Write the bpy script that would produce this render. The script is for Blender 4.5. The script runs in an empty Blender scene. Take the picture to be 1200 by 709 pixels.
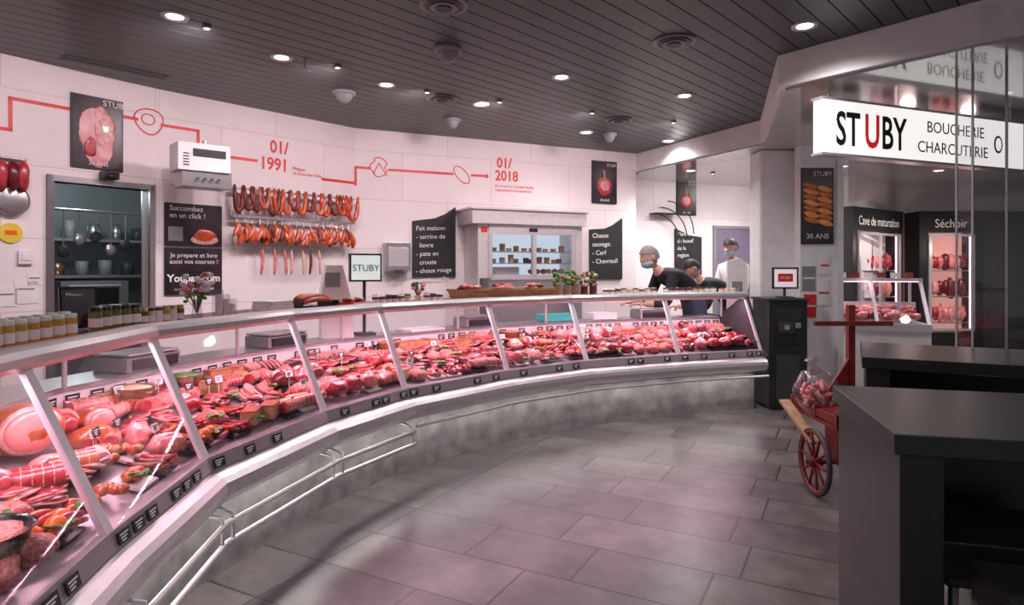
import bpy, math, random
from mathutils import Vector, Matrix, noise
random.seed(7)
F=750.0; H=1.55; HV=315.0
CZ=3.26; CZ2=2.98
scene=bpy.context.scene
try:
    scene.view_settings.view_transform='Standard'
except Exception: pass

# ------------------------------------------------------------ materials
def M(name,col,rough=.5,metal=0,col2=None,nscale=8,bump=0,em=None,es=0,coat=0,detail=3,sharp=False,bscale=None,spec=.5):
    m=bpy.data.materials.new(name); m.use_nodes=True
    nt=m.node_tree; bs=nt.nodes['Principled BSDF']
    tc=nt.nodes.new('ShaderNodeTexCoord')
    nz=nt.nodes.new('ShaderNodeTexNoise'); nz.inputs['Scale'].default_value=nscale; nz.inputs['Detail'].default_value=detail
    nt.links.new(tc.outputs['Object'],nz.inputs['Vector'])
    if col2 is None: col2=tuple(c*.9 for c in col)
    rp=nt.nodes.new('ShaderNodeValToRGB')
    a,b=(.46,.54) if sharp else (.3,.7)
    rp.color_ramp.elements[0].position=a; rp.color_ramp.elements[1].position=b
    rp.color_ramp.elements[0].color=(*col,1); rp.color_ramp.elements[1].color=(*col2,1)
    nt.links.new(nz.outputs['Fac'],rp.inputs['Fac']); nt.links.new(rp.outputs['Color'],bs.inputs['Base Color'])
    bs.inputs['Roughness'].default_value=rough; bs.inputs['Metallic'].default_value=metal
    bs.inputs['Specular IOR Level'].default_value=spec
    if coat: bs.inputs['Coat Weight'].default_value=coat
    if em: 
        bs.inputs['Emission Color'].default_value=(*em,1); bs.inputs['Emission Strength'].default_value=es
    if bump:
        n2=nt.nodes.new('ShaderNodeTexNoise'); n2.inputs['Scale'].default_value=bscale or nscale*4
        nt.links.new(tc.outputs['Object'],n2.inputs['Vector'])
        bp=nt.nodes.new('ShaderNodeBump'); bp.inputs['Strength'].default_value=bump; bp.inputs['Distance'].default_value=.01
        nt.links.new(n2.outputs['Fac'],bp.inputs['Height']); nt.links.new(bp.outputs['Normal'],bs.inputs['Normal'])
    return m
def GLASS(name,tint=(.95,.95,.97),k0=.03,k1=.5):
    m=bpy.data.materials.new(name); m.use_nodes=True; nt=m.node_tree; nt.nodes.clear()
    o=nt.nodes.new('ShaderNodeOutputMaterial'); t=nt.nodes.new('ShaderNodeBsdfTransparent'); g=nt.nodes.new('ShaderNodeBsdfGlossy')
    t.inputs['Color'].default_value=(*tint,1); g.inputs['Roughness'].default_value=.03; g.inputs['Color'].default_value=(.9,.9,.92,1)
    lw=nt.nodes.new('ShaderNodeLayerWeight'); lw.inputs['Blend'].default_value=.5
    pw=nt.nodes.new('ShaderNodeMath'); pw.operation='POWER'; pw.inputs[1].default_value=4
    ma=nt.nodes.new('ShaderNodeMath'); ma.operation='MULTIPLY_ADD'; ma.inputs[1].default_value=k1; ma.inputs[2].default_value=k0
    mx=nt.nodes.new('ShaderNodeMixShader')
    nt.links.new(lw.outputs['Facing'],pw.inputs[0]); nt.links.new(pw.outputs[0],ma.inputs[0])
    nt.links.new(ma.outputs[0],mx.inputs[0]); nt.links.new(t.outputs[0],mx.inputs[1]); nt.links.new(g.outputs[0],mx.inputs[2]); nt.links.new(mx.outputs[0],o.inputs[0])
    return m
def BRICK(name,c1,c2,mort,bw,bh,msize,rough,axes='XZ',rot=0,off=.5,bump=.2,noisy=0.0,squash=1.0,sf=2):
    m=bpy.data.materials.new(name); m.use_nodes=True; nt=m.node_tree; bs=nt.nodes['Principled BSDF']
    tc=nt.nodes.new('ShaderNodeTexCoord'); sp=nt.nodes.new('ShaderNodeSeparateXYZ'); cb=nt.nodes.new('ShaderNodeCombineXYZ')
    nt.links.new(tc.outputs['Object'],sp.inputs[0]); nt.links.new(sp.outputs[axes[0]],cb.inputs['X']); nt.links.new(sp.outputs[axes[1]],cb.inputs['Y'])
    mp=nt.nodes.new('ShaderNodeMapping'); mp.inputs['Rotation'].default_value=(0,0,rot); nt.links.new(cb.outputs[0],mp.inputs[0])
    br=nt.nodes.new('ShaderNodeTexBrick'); br.offset=off; br.squash=squash; br.squash_frequency=sf
    br.inputs['Color1'].default_value=(*c1,1); br.inputs['Color2'].default_value=(*c2,1); br.inputs['Mortar'].default_value=(*mort,1)
    br.inputs['Scale'].default_value=1; br.inputs['Mortar Size'].default_value=msize; br.inputs['Brick Width'].default_value=bw; br.inputs['Row Height'].default_value=bh
    nt.links.new(mp.outputs[0],br.inputs['Vector'])
    nz=nt.nodes.new('ShaderNodeTexNoise'); nz.inputs['Scale'].default_value=3.5; nz.inputs['Detail'].default_value=10; nz.inputs['Roughness'].default_value=.7
    nt.links.new(mp.outputs[0],nz.inputs['Vector'])
    mr=nt.nodes.new('ShaderNodeMapRange'); mr.inputs['From Min'].default_value=.3; mr.inputs['From Max'].default_value=.7
    mr.inputs['To Min'].default_value=1-noisy; mr.inputs['To Max'].default_value=1+noisy
    nt.links.new(nz.outputs['Fac'],mr.inputs['Value'])
    vm=nt.nodes.new('ShaderNodeVectorMath'); vm.operation='SCALE'
    nt.links.new(br.outputs['Color'],vm.inputs[0]); nt.links.new(mr.outputs[0],vm.inputs['Scale'])
    nt.links.new(vm.outputs[0],bs.inputs['Base Color'])
    bs.inputs['Roughness'].default_value=rough
    bp=nt.nodes.new('ShaderNodeBump'); bp.inputs['Strength'].default_value=bump; bp.inputs['Distance'].default_value=.01; bp.invert=True
    nt.links.new(br.outputs['Fac'],bp.inputs['Height']); nt.links.new(bp.outputs['Normal'],bs.inputs['Normal'])
    return m

wall_m=BRICK('wall_tile',(.82,.755,.75),(.79,.72,.72),(.66,.58,.58),1.2,.6,.005,.5,noisy=.04,bump=.15)
floor_m=BRICK('floor_stone',(.145,.12,.12),(.085,.07,.072),(.035,.028,.03),.62,.42,.007,.3,axes='XY',rot=math.radians(28),noisy=.45,bump=.3,squash=1.6,sf=2)
ceil_m=M('ceiling_plank',(.075,.088,.088),.42,.1,nscale=2)
ceil_gap=M('ceiling_gap',(.01,.011,.011),.8)
ceil2_m=M('soffit_gloss',(.45,.45,.46),.12,0,coat=.6)
fascia_m=M('fascia_paint',(.8,.78,.78),.5)
white_p=M('white_paint',(.85,.82,.83),.5)
white_pl=M('white_plastic',(.78,.76,.76),.35)
bar_m=M('glazing_bar',(.78,.68,.74),.35,.1)
steel=M('brushed_steel',(.55,.53,.54),.3,.9,nscale=30)
hood_m=M('satin_steel_hood',(.68,.64,.65),.35,.35,nscale=20)
alu=M('anodised_alu',(.68,.64,.65),.32,.5,nscale=20)
alu_d=M('dark_alu',(.22,.21,.22),.35,.6)
black=M('black_matte',(.015,.015,.017),.45)
blackg=M('black_gloss',(.012,.012,.014),.15)
dgrey=M('dark_grey',(.045,.045,.05),.5)
mgrey=M('mid_grey',(.25,.25,.26),.5)
table_m=M('black_laminate',(.014,.014,.015),.34,nscale=40,col2=(.02,.019,.02))
leather=M('black_leather',(.02,.02,.021),.3,bump=.3,nscale=30)
red=M('signal_red',(.72,.02,.02),.4)
redl=M('lit_red',(.75,.02,.03),.4,em=(.8,.02,.03),es=.35)
redp=M('red_paint',(.26,.025,.022),.5,nscale=12,col2=(.14,.014,.014))
wood=M('raw_wood',(.5,.32,.18),.6,nscale=15,col2=(.36,.2,.1))
stone=M('kick_stone',(.27,.25,.245),.5,nscale=7,col2=(.13,.12,.12),detail=12,bump=.15)
chalk=M('chalk_white',(.85,.85,.82),.8)
boardm=M('slate_board',(.012,.012,.014),.6,nscale=6,col2=(.022,.022,.024))
glass=GLASS('clear_glass',(.96,.93,.96)); glassd=GLASS('smoked_glass',(.84,.83,.85),.05)
deck_m=M('steel_deck',(.45,.38,.41),.3,.4)
tray_w=M('white_tray',(.7,.62,.62),.35)
fat=M('fat_white',(.82,.55,.5),.4,nscale=25,col2=(.62,.2,.2),coat=.3)
meat_r=M('beef_red',(.30,.008,.02),.28,nscale=28,col2=(.52,.06,.07),coat=.4,detail=6,bump=.2)
meat_d=M('beef_dark',(.09,.006,.01),.28,nscale=22,col2=(.2,.014,.02),coat=.4,bump=.2)
meat_p=M('pork_pink',(.62,.12,.13),.35,nscale=22,col2=(.75,.3,.27),coat=.4,bump=.15)
mince=M('mince',(.42,.03,.04),.45,nscale=60,col2=(.68,.3,.26),bump=.8,bscale=110)
saus_p=M('sausage_pink',(.62,.18,.13),.3,nscale=30,col2=(.45,.08,.05),coat=.4)
saus_o=M('sausage_smoked',(.40,.04,.012),.3,nscale=14,col2=(.62,.11,.025),coat=.5)
saus_d=M('salami_dark',(.10,.014,.01),.4,nscale=20,col2=(.22,.045,.03),bump=.3)
ham_s=M('ham_skin',(.5,.13,.035),.35,nscale=9,col2=(.32,.05,.02),coat=.4)
ham_i=M('ham_inside',(.75,.2,.2),.35,nscale=9,col2=(.82,.38,.34),coat=.4)
pate_m=M('pate_brown',(.36,.17,.08),.5,nscale=30,col2=(.55,.3,.16),bump=.4)
green=M('herb_green',(.05,.15,.02),.5,nscale=30,col2=(.13,.28,.035))
dgreen=M('pickle_green',(.09,.11,.02),.2,nscale=30,col2=(.2,.2,.05))
orange=M('tomato_orange',(.85,.16,.02),.25)
honey=M('honey_amber',(.5,.24,.04),.12,nscale=5,col2=(.65,.36,.1))
cream=M('cream_food',(.75,.55,.34),.5)
lidw=M('lid_white',(.8,.78,.75),.35); lidb=M('lid_black',(.02,.02,.02),.3); gold=M('lid_gold',(.6,.42,.15),.3,.8)
wick=M('wicker',(.45,.26,.12),.7,nscale=60,col2=(.25,.12,.05),bump=.6)
teal=M('teal_tray',(.05,.45,.42),.4)
lamp_w=M('lamp_white',(.9,.9,.9),.5,em=(1,.95,.92),es=9)
lamp_s=M('added_lamp_small',(.9,.9,.9),.5,em=(1,.9,.9),es=2)
led_p=M('led_pink',(.9,.6,.7),.5,em=(1,.6,.72),es=2.2)
sign_l=M('sign_light',(.9,.9,.88),.4,em=(1,.98,.95),es=.85)
sign_k=M('sign_black',(.01,.01,.01),.5)
poster_k=M('poster_dark',(.012,.01,.013),.3,nscale=5,col2=(.05,.025,.035))
poster_p=M('poster_meat',(.6,.2,.24),.35,nscale=9,col2=(.85,.5,.5),detail=8)
poster_s=M('poster_sausage',(.75,.2,.05),.35,nscale=20,col2=(.9,.45,.15),detail=8)
poster_r=M('poster_sausage_dark',(.5,.08,.02),.35,nscale=20,col2=(.7,.2,.06),detail=8)
screen_w=M('screen_white',(.8,.9,.88),.3,em=(.8,.95,.92),es=.5)
screen_p=M('pos_screen',(.5,.5,.55),.3,em=(.9,.7,.75),es=.5)
cabin_l=M('cabinet_lit',(.6,.72,.76),.4,em=(.68,.84,.92),es=.75,nscale=3)
cab_glow=M('cabinet_back_glow',(.6,.3,.28),.4,nscale=3,col2=(.5,.22,.2),em=(1,.5,.42),es=.45)  # back panel emits pink itself, standing in for light inside the cabinet
skin=M('skin',(.62,.36,.27),.5); hair_g=M('hair_grey',(.3,.28,.27),.7,nscale=60,col2=(.15,.14,.13)); hair_k=M('hair_dark',(.02,.015,.012),.6)
cl_black=M('cloth_black',(.014,.014,.018),.8,nscale=30); cl_white=M('cloth_white',(.75,.73,.74),.8,nscale=20); cl_blue=M('cloth_jean',(.05,.06,.1),.8)
maskm=M('mask_blue',(.35,.55,.7),.7); shoe=M('shoe',(.02,.02,.02),.5)
kitch=M('kitchen_steel_wall',(.24,.26,.27),.3,.3,nscale=2); copper=M('copper_pot',(.4,.2,.12),.3,.8)
doorp=M('door_lilac',(.2,.16,.24),.5); yellow=M('yellow_sign',(.8,.6,.05),.5)
bagm=GLASS('plastic_bag',(.92,.86,.88),.10,.5); pinkfl=M('flower_pink',(.85,.3,.4),.6); paper=M('paper_white',(.82,.8,.8),.7)

# ------------------------------------------------------------ mesh builder
class B:
    def __init__(s): s.v=[];s.f=[];s.mi=[];s.sm=[];s.ms=[]; s.T=Matrix.Identity(4)
    def add(s,vs,fs,mat,smooth=False):
        if mat not in s.ms: s.ms.append(mat)
        k=s.ms.index(mat); o=len(s.v)
        s.v.extend([tuple(s.T@Vector(p)) for p in vs])
        for f in fs:
            s.f.append(tuple(o+i for i in f)); s.mi.append(k); s.sm.append(smooth)
    def box(s,x0,x1,y0,y1,z0,z1,mat):
        vs=[(x0,y0,z0),(x1,y0,z0),(x1,y1,z0),(x0,y1,z0),(x0,y0,z1),(x1,y0,z1),(x1,y1,z1),(x0,y1,z1)]
        s.add(vs,[(0,3,2,1),(4,5,6,7),(0,1,5,4),(1,2,6,5),(2,3,7,6),(3,0,4,7)],mat)
    def obox(s,c,size,R,mat):
        hx,hy,hz=[a/2 for a in size]; c=Vector(c)
        vs=[c+R@Vector(p) for p in [(-hx,-hy,-hz),(hx,-hy,-hz),(hx,hy,-hz),(-hx,hy,-hz),(-hx,-hy,hz),(hx,-hy,hz),(hx,hy,hz),(-hx,hy,hz)]]
        s.add(vs,[(0,3,2,1),(4,5,6,7),(0,1,5,4),(1,2,6,5),(2,3,7,6),(3,0,4,7)],mat)
    def ell(s,c,r,mat,seg=12,rings=8,R=None,nz=0,fr=2.5,keep=None,fn=None):
        c=Vector(c); vs=[];fs=[]; sd=Vector((random.random()*50,)*3); un=[]
        for i in range(rings+1):
            th=math.pi*i/rings
            for j in range(seg):
                ph=2*math.pi*j/seg
                u=Vector((math.sin(th)*math.cos(ph),math.sin(th)*math.sin(ph),math.cos(th))); un.append(u)
                p=Vector((u.x*r[0],u.y*r[1],u.z*r[2]))
                if nz: p*=1+nz*noise.noise(u*fr*.6+sd)
                if fn: p=fn(u,p)
                if R is not None: p=R@p
                vs.append(c+p)
        for i in range(rings):
            for j in range(seg):
                a=i*seg+j;b=i*seg+(j+1)%seg;d=(i+1)*seg+j;e=(i+1)*seg+(j+1)%seg
                if keep:
                    m=(un[a]+un[b]+un[d]+un[e])/4
                    if not keep(m): continue
                if i==0: fs.append((a,d,e))
                elif i==rings-1: fs.append((a,d,b))
                else: fs.append((a,d,e,b))
        s.add(vs,fs,mat,True)
    def tube(s,pts,r,mat,seg=8,closed=False,smooth=True,flat=1):
        pts=[Vector(p) for p in pts]; n=len(pts); vs=[];fs=[]
        rr=r if isinstance(r,(list,tuple)) else [r]*n
        t0=(pts[1]-pts[0]).normalized(); up=Vector((0,0,1)) if abs(t0.z)<.9 else Vector((1,0,0))
        nx=t0.cross(up).normalized()
        for i in range(n):
            if closed: t=(pts[(i+1)%n]-pts[i-1])
            else: t=pts[min(i+1,n-1)]-pts[max(i-1,0)]
            if t.length<1e-9: t=t0
            t=t.normalized(); nx=(nx-t*nx.dot(t)).normalized(); ny=t.cross(nx)
            for j in range(seg):
                a=2*math.pi*j/seg
                vs.append(pts[i]+nx*math.cos(a)*rr[i]+ny*math.sin(a)*rr[i]*flat)
        m=n if closed else n-1
        for i in range(m):
            for j in range(seg):
                a=i*seg+j;b=i*seg+(j+1)%seg;k=(i+1)%n
                fs.append((a,b,k*seg+(j+1)%seg,k*seg+j))
        if not closed:
            fs.append(tuple(reversed(range(seg)))); fs.append(tuple((n-1)*seg+j for j in range(seg)))
        s.add(vs,fs,mat,smooth)
    def cyl(s,p0,p1,r,mat,seg=16,r1=None):
        p0=Vector(p0);p1=Vector(p1); t=(p1-p0).normalized(); up=Vector((0,0,1)) if abs(t.z)<.9 else Vector((1,0,0))
        nx=t.cross(up).normalized(); ny=t.cross(nx); r1=r if r1 is None else r1
        A=[p0+(nx*math.cos(2*math.pi*j/seg)+ny*math.sin(2*math.pi*j/seg))*r for j in range(seg)]
        C=[p1+(nx*math.cos(2*math.pi*j/seg)+ny*math.sin(2*math.pi*j/seg))*r1 for j in range(seg)]
        s.add(A+C,[(j,(j+1)%seg,seg+(j+1)%seg,seg+j) for j in range(seg)],mat,True)
        s.add(A,[tuple(reversed(range(seg)))],mat); s.add(C,[tuple(range(seg))],mat)
    def lathe(s,prof,c,mat,seg=16,smooth=True):
        vs=[];fs=[];n=len(prof)
        for (r,z) in prof:
            for j in range(seg):
                a=2*math.pi*j/seg; vs.append((c[0]+r*math.cos(a),c[1]+r*math.sin(a),c[2]+z))
        for i in range(n-1):
            for j in range(seg):
                fs.append((i*seg+j,i*seg+(j+1)%seg,(i+1)*seg+(j+1)%seg,(i+1)*seg+j))
        s.add(vs,fs,mat,smooth)
        if prof[-1][0]>1e-4: s.add(vs[-seg:],[tuple(range(seg))],mat)
        if prof[0][0]>1e-4: s.add(vs[:seg],[tuple(reversed(range(seg)))],mat)
    def polyxz(s,pts,y0,y1,mat):
        n=len(pts); vs=[(x,y0,z) for x,z in pts]+[(x,y1,z) for x,z in pts]
        s.add(vs,[tuple(range(n)),tuple(reversed(range(n,2*n)))]+[(i,i+n,(i+1)%n+n,(i+1)%n) for i in range(n)],mat)
    def polyxy(s,pts,z0,z1,mat):
        n=len(pts); vs=[(x,y,z0) for x,y in pts]+[(x,y,z1) for x,y in pts]
        s.add(vs,[tuple(reversed(range(n))),tuple(range(n,2*n))]+[(i,(i+1)%n,(i+1)%n+n,i+n) for i in range(n)],mat)
    def line(s,pts,w,y,mat):
        for a,b in zip(pts[:-1],pts[1:]):
            a=Vector((a[0],0,a[1]));b=Vector((b[0],0,b[1])); d=(b-a); L=d.length
            if L<1e-6: continue
            d/=L; nrm=Vector((-d.z,0,d.x))*w/2; a2=a-d*w/2; b2=b+d*w/2
            s.polyxz([((a2-nrm).x,(a2-nrm).z),((b2-nrm).x,(b2-nrm).z),((b2+nrm).x,(b2+nrm).z),((a2+nrm).x,(a2+nrm).z)],y,y+.003,mat)
    def text(s,st,size,x,z,y,mat,align='LEFT',sx=1.0,rot=0,bold=0):
        cu=bpy.data.curves.new('t','FONT'); cu.body=st; cu.size=size; cu.align_x=align; cu.extrude=.0008; cu.resolution_u=3; cu.offset=bold
        ob=bpy.data.objects.new('t',cu); bpy.context.collection.objects.link(ob)
        bpy.context.view_layer.update()
        dg=bpy.context.evaluated_depsgraph_get(); me=bpy.data.meshes.new_from_object(ob.evaluated_get(dg))
        cr,sr=math.cos(rot),math.sin(rot)
        vs=[]
        for v in me.vertices:
            a,b_=v.co.x*sx,v.co.y
            vs.append((x+a*cr-b_*sr,y-v.co.z,z+a*sr+b_*cr))
        s.add(vs,[tuple(p.vertices) for p in me.polygons],mat)
        bpy.data.objects.remove(ob); bpy.data.meshes.remove(me); bpy.data.curves.remove(cu)
    def done(s,name,mw=None,parent=None,bevel=0):
        me=bpy.data.meshes.new(name); me.from_pydata(s.v,[],s.f)
        for m in s.ms: me.materials.append(m)
        me.polygons.foreach_set('material_index',s.mi); me.polygons.foreach_set('use_smooth',s.sm); me.update()
        ob=bpy.data.objects.new(name,me); bpy.context.collection.objects.link(ob)
        if mw is not None: ob.matrix_world=mw
        if parent is not None: ob.parent=parent
        if bevel:
            md=ob.modifiers.new('bevel','BEVEL'); md.width=bevel; md.segments=2; md.limit_method='ANGLE'; md.angle_limit=math.radians(50)
        return ob
def empty(name,loc=(0,0,0)):
    e=bpy.data.objects.new(name,None); bpy.context.collection.objects.link(e); e.location=loc; return e
def Rz(a): return Matrix.Rotation(a,3,'Z')
def T4(x,y,z,rz=0): return Matrix.Translation((x,y,z))@Matrix.Rotation(rz,4,'Z')
def X(u,d): return (u-600)/F*d
def Z(v,d): return H+(HV-v)/F*d

# ------------------------------------------------------------ walls (surveyed plan)
WA=((-6.08,2.1),(-3.363,6.093)); WB=((-3.363,6.093),(-1.92,7.77)); WC=((-1.92,7.77),(1.84,9.5)); WD=((1.75,10.22),(5.0,11.5))
class Wall:
    def __init__(s,seg):
        s.a=Vector(seg[0]); s.b=Vector(seg[1]); d=s.b-s.a; s.L=d.length; s.t=d/s.L
        s.mw=Matrix(((s.t.x,-s.t.y,0,s.a.x),(s.t.y,s.t.x,0,s.a.y),(0,0,1,0),(0,0,0,1)))
    def p(s,u,v,yo=0):
        ax=s.a.x+s.t.y*yo; ay=s.a.y-s.t.x*yo
        k=(u-600)/F; q=(k*ay-ax)/(s.t.x-k*s.t.y); d=ay+q*s.t.y
        return q,Z(v,d)
A=Wall(WA);Bw=Wall(WB);C=Wall(WC);D=Wall(WD)
b=B(); s0,zt=A.p(62,212); s1,_=A.p(174,215)
b.box(0,s0,0,.12,0,CZ,wall_m); b.box(s0,s1,0,.12,zt,CZ,wall_m); b.box(s1,A.L+.01,0,.12,0,CZ,wall_m); b.done('wall_left',A.mw)
b=B(); b.box(0,Bw.L+.0,0,.12,0,CZ,wall_m); b.done('wall_back_left',Bw.mw)
b=B(); b.box(0,C.L,0,.12,0,CZ,wall_m); b.box(C.L-.12,C.L,.12,1.1,0,CZ,wall_m); b.done('wall_back',C.mw)
b=B(); b.box(0,D.L,0,.12,0,CZ2,wall_m); b.done('wall_far',D.mw)
b=B(); b.polyxy([(5.0,11.5),(5.12,9.75),(5.24,9.75),(6.72,11.2),(12.5,11.0),(12.5,11.15),(6.6,11.35),(5.2,11.6)],0,CZ2,white_p); b.done('wall_right_back')
b=B(); b.box(12.4,12.5,1.5,10.9,0,CZ2,white_p); b.done('wall_right')
b=B(); b.box(-9,12.5,-5,13.5,-.1,0,floor_m); b.done('floor')
b=B(); b.box(-9,12.5,-5,13.5,CZ+.02,CZ+.1,ceil_gap)
ang=math.atan2(1,.93); t=Vector((math.cos(ang),math.sin(ang))); nn=Vector((-t.y,t.x)); w=.15
cx,cy=1,4.2
for i in range(-58,59):
    o=Vector((cx,cy))+nn*(i*w); h2=w/2-.0045; p=[o-t*10-nn*h2,o+t*10-nn*h2,o+t*10+nn*h2,o-t*10+nn*h2]
    b.polyxy([tuple(q) for q in p],CZ,CZ+.025,ceil_m)
b.done('ceiling')
b=B(); b.polyxy([(1.84,9.5),(2.85,7.35),(2.13,5.13),(2.98,4.07),(6.5,1.5),(12.4,1.5),(12.4,13.4),(1.84,13.4)],CZ2+.02,CZ-.003,fascia_m)
b.polyxy([(1.9,9.45),(2.9,7.35),(2.19,5.13),(3.0,4.12),(6.5,1.56),(12.3,1.56),(12.3,13.3),(1.9,13.3)],CZ2,CZ2+.02,ceil2_m)
b.done('ceiling_soffit')

# kitchen niche behind door
b=B(); dm=(s0+s1)/2
b.box(s0-.5,s1+.9,2.0,2.05,0,2.7,kitch); b.box(s0-.55,s0-.5,.13,2.0,0,2.7,kitch); b.box(s1+.9,s1+.95,.13,2.0,0,2.7,kitch); b.box(s0-.55,s1+.95,.13,2.05,2.7,2.75,kitch)
b.done('wall_kitchen',A.mw)
b=B()
for z in (1.45,1.85):
    b.box(s0-.3,s1+.8,1.6,1.98,z,z+.03,steel)
for k in range(16):
    xx=s0-.15+k*.12; r=.05+.03*random.random(); hh=.08+.14*random.random()
    b.lathe([(0,0),(r,0),(r,hh),(r*.9,hh),(r*.88,.01),(0,.01)],(xx,1.78,1.48 if k%2 else 1.88),random.choice([steel,copper,mgrey,dgrey]),14)
b.box(s0-.3,s1+.8,1.3,1.95,.85,.9,steel); b.box(s0-.3,s1+.8,1.35,1.9,.1,.85,mgrey)
b.box(s1-.25,s1+.4,1.25,1.9,.9,1.42,steel); b.box(s1-.2,s1+.3,1.24,1.25,1.0,1.35,blackg); b.cyl((s1-.2,1.2,1.37),(s1+.3,1.2,1.37),.012,alu)
b.box(s0+.05,s0+.5,1.4,1.8,.9,1.08,white_pl); b.box(s0+.55,s0+.75,1.4,1.7,.9,1.2,dgrey)
b.done('kitchen_shelf',A.mw)
b=B(); b.cyl((s0+.02,.8,2.12),(s1+.4,.8,2.12),.012,steel)
for k in range(7):
    xx=s0+.1+k*.14; L=.2+.2*random.random()
    b.cyl((xx,.8,2.12),(xx,.8,2.12-L),.007,steel,8); b.ell((xx,.8,2.09-L),(.055,.02,.06),steel if k%2 else dgrey,10,6)
b.tube([(s0+.2+.09*math.cos(a*.4),.78,1.87+.12*math.sin(a*.4)) for a in range(16)],.006,steel,6,True)
b.done('hanging_ladle_rack',A.mw)
b=B(); f=.05
b.box(s0-f,s0,-.03,.14,0,zt+f,alu_d); b.box(s1,s1+f,-.03,.14,0,zt+f,steel); b.box(s0-f,s1+f,-.03,.14,zt,zt+f,steel)
b.box(s0+.02,s0+.06,.14,1.0,0,zt,alu_d)
b.done('door_1',A.mw)
L=bpy.data.lights.new('kitchen_lamp','POINT'); L.energy=22; L.color=(.86,.97,1); L.shadow_soft_size=.15
o=bpy.data.objects.new('kitchen_lamp',L); bpy.context.collection.objects.link(o); o.matrix_world=A.mw@Matrix.Translation((dm+.2,1.0,2.4))

# red timeline graphics
def wl(wall,pts): return [wall.p(*p) for p in pts]
b=B()
q=wl(A,[(-30,150),(12,152),(12,115),(80,124)]); zz=q[2][1]; b.line([(q[0][0],q[1][1]),(q[1][0],q[1][1]),(q[1][0],zz),(q[3][0],zz)],.028,-.005,red)
q=wl(A,[(146,137),(160,139)]); b.line([q[0],(q[1][0],q[0][1])],.028,-.005,red)
c=A.p(176,143); 
b.line([(c[0]+.13*math.cos(a*.35)*(1+.25*math.cos(a*.35-2)),c[1]+.12*math.sin(a*.35)) for a in range(19)],.012,-.005,red)
b.line([(c[0]-.02+.06*math.cos(a*.45),c[1]+.02+.05*math.sin(a*.45)) for a in range(15)],.01,-.005,red)
b.done('wall_timeline_graphic',A.mw)
b=B()
q=wl(Bw,[(192,147),(232,152),(232,171),(300,187)]); b.line([(.03,q[0][1]),(q[1][0],q[0][1]),(q[1][0],q[2][1])],.028,-.005,red)
q=wl(Bw,[(268,184),(300,190)]); b.line([q[0],(q[1][0],q[0][1])],.03,-.005,red)
x,z=Bw.p(316,178); b.text('01/',.19,x,z,-.004,red,sx=.9,bold=.004); x,z=Bw.p(304,197); b.text('1991',.19,x,z,-.004,red,sx=.88,bold=.004)
x,z=Bw.p(343,199); b.text('Philippe\net Francoise Stuby',.05,x,z,-.004,red)
q=wl(Bw,[(343,196),(378,203),(378,210),(414,214),(414,197)])
b.line([(q[2][0],q[2][1]),(Bw.L,q[2][1])],.03,-.005,red)
b.done('wall_timeline_graphic',Bw.mw)
b=B()
q=wl(C,[(416,216),(416,196),(433,197)]); b.line([(.02,q[0][1]),(.02,q[1][1]),(q[2][0],q[1][1])],.03,-.005,red)
q=wl(C,[(456,199),(530,205),(553,207),(570,208)]); z1=q[0][1]; b.line([q[0],(q[1][0],z1)],.03,-.005,red); b.line([(q[2][0],z1),(q[3][0],z1)],.03,-.005,red)
b.add([(q[3][0]+.03*math.cos(a*.785),-.006,z1+.03*math.sin(a*.785)) for a in range(8)],[tuple(range(8))],red)
c=C.p(444,196); b.line([(c[0]+.1*math.cos(a*.42)*(1.1 if a%3 else .7),c[1]+.12*math.sin(a*.42)) for a in range(16)],.012,-.005,red); b.line([(c[0]-.07,c[1]-.08),(c[0]+.0,c[1]+.05),(c[0]+.1,c[1]-.1)],.012,-.005,red)
c=C.p(541,205); b.line([(c[0]+.14*math.cos(a*.42)*.7+.05*math.sin(a*.42),c[1]-.14*math.cos(a*.42)*.7+.05*math.sin(a*.42)) for a in range(16)],.012,-.005,red)
x,z=C.p(582,196); b.text('01/',.19,x,z,-.004,red,sx=.9,bold=.004); x,z=C.p(580,211); b.text('2018',.19,x,z,-.004,red,sx=.9,bold=.004)
x,z=C.p(580,219); b.text('Bertrand et Aurelie Stuby\nreprennent la boucherie',.055,x,z,-.004,red)
b.done('wall_timeline_graphic',C.mw)

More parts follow.
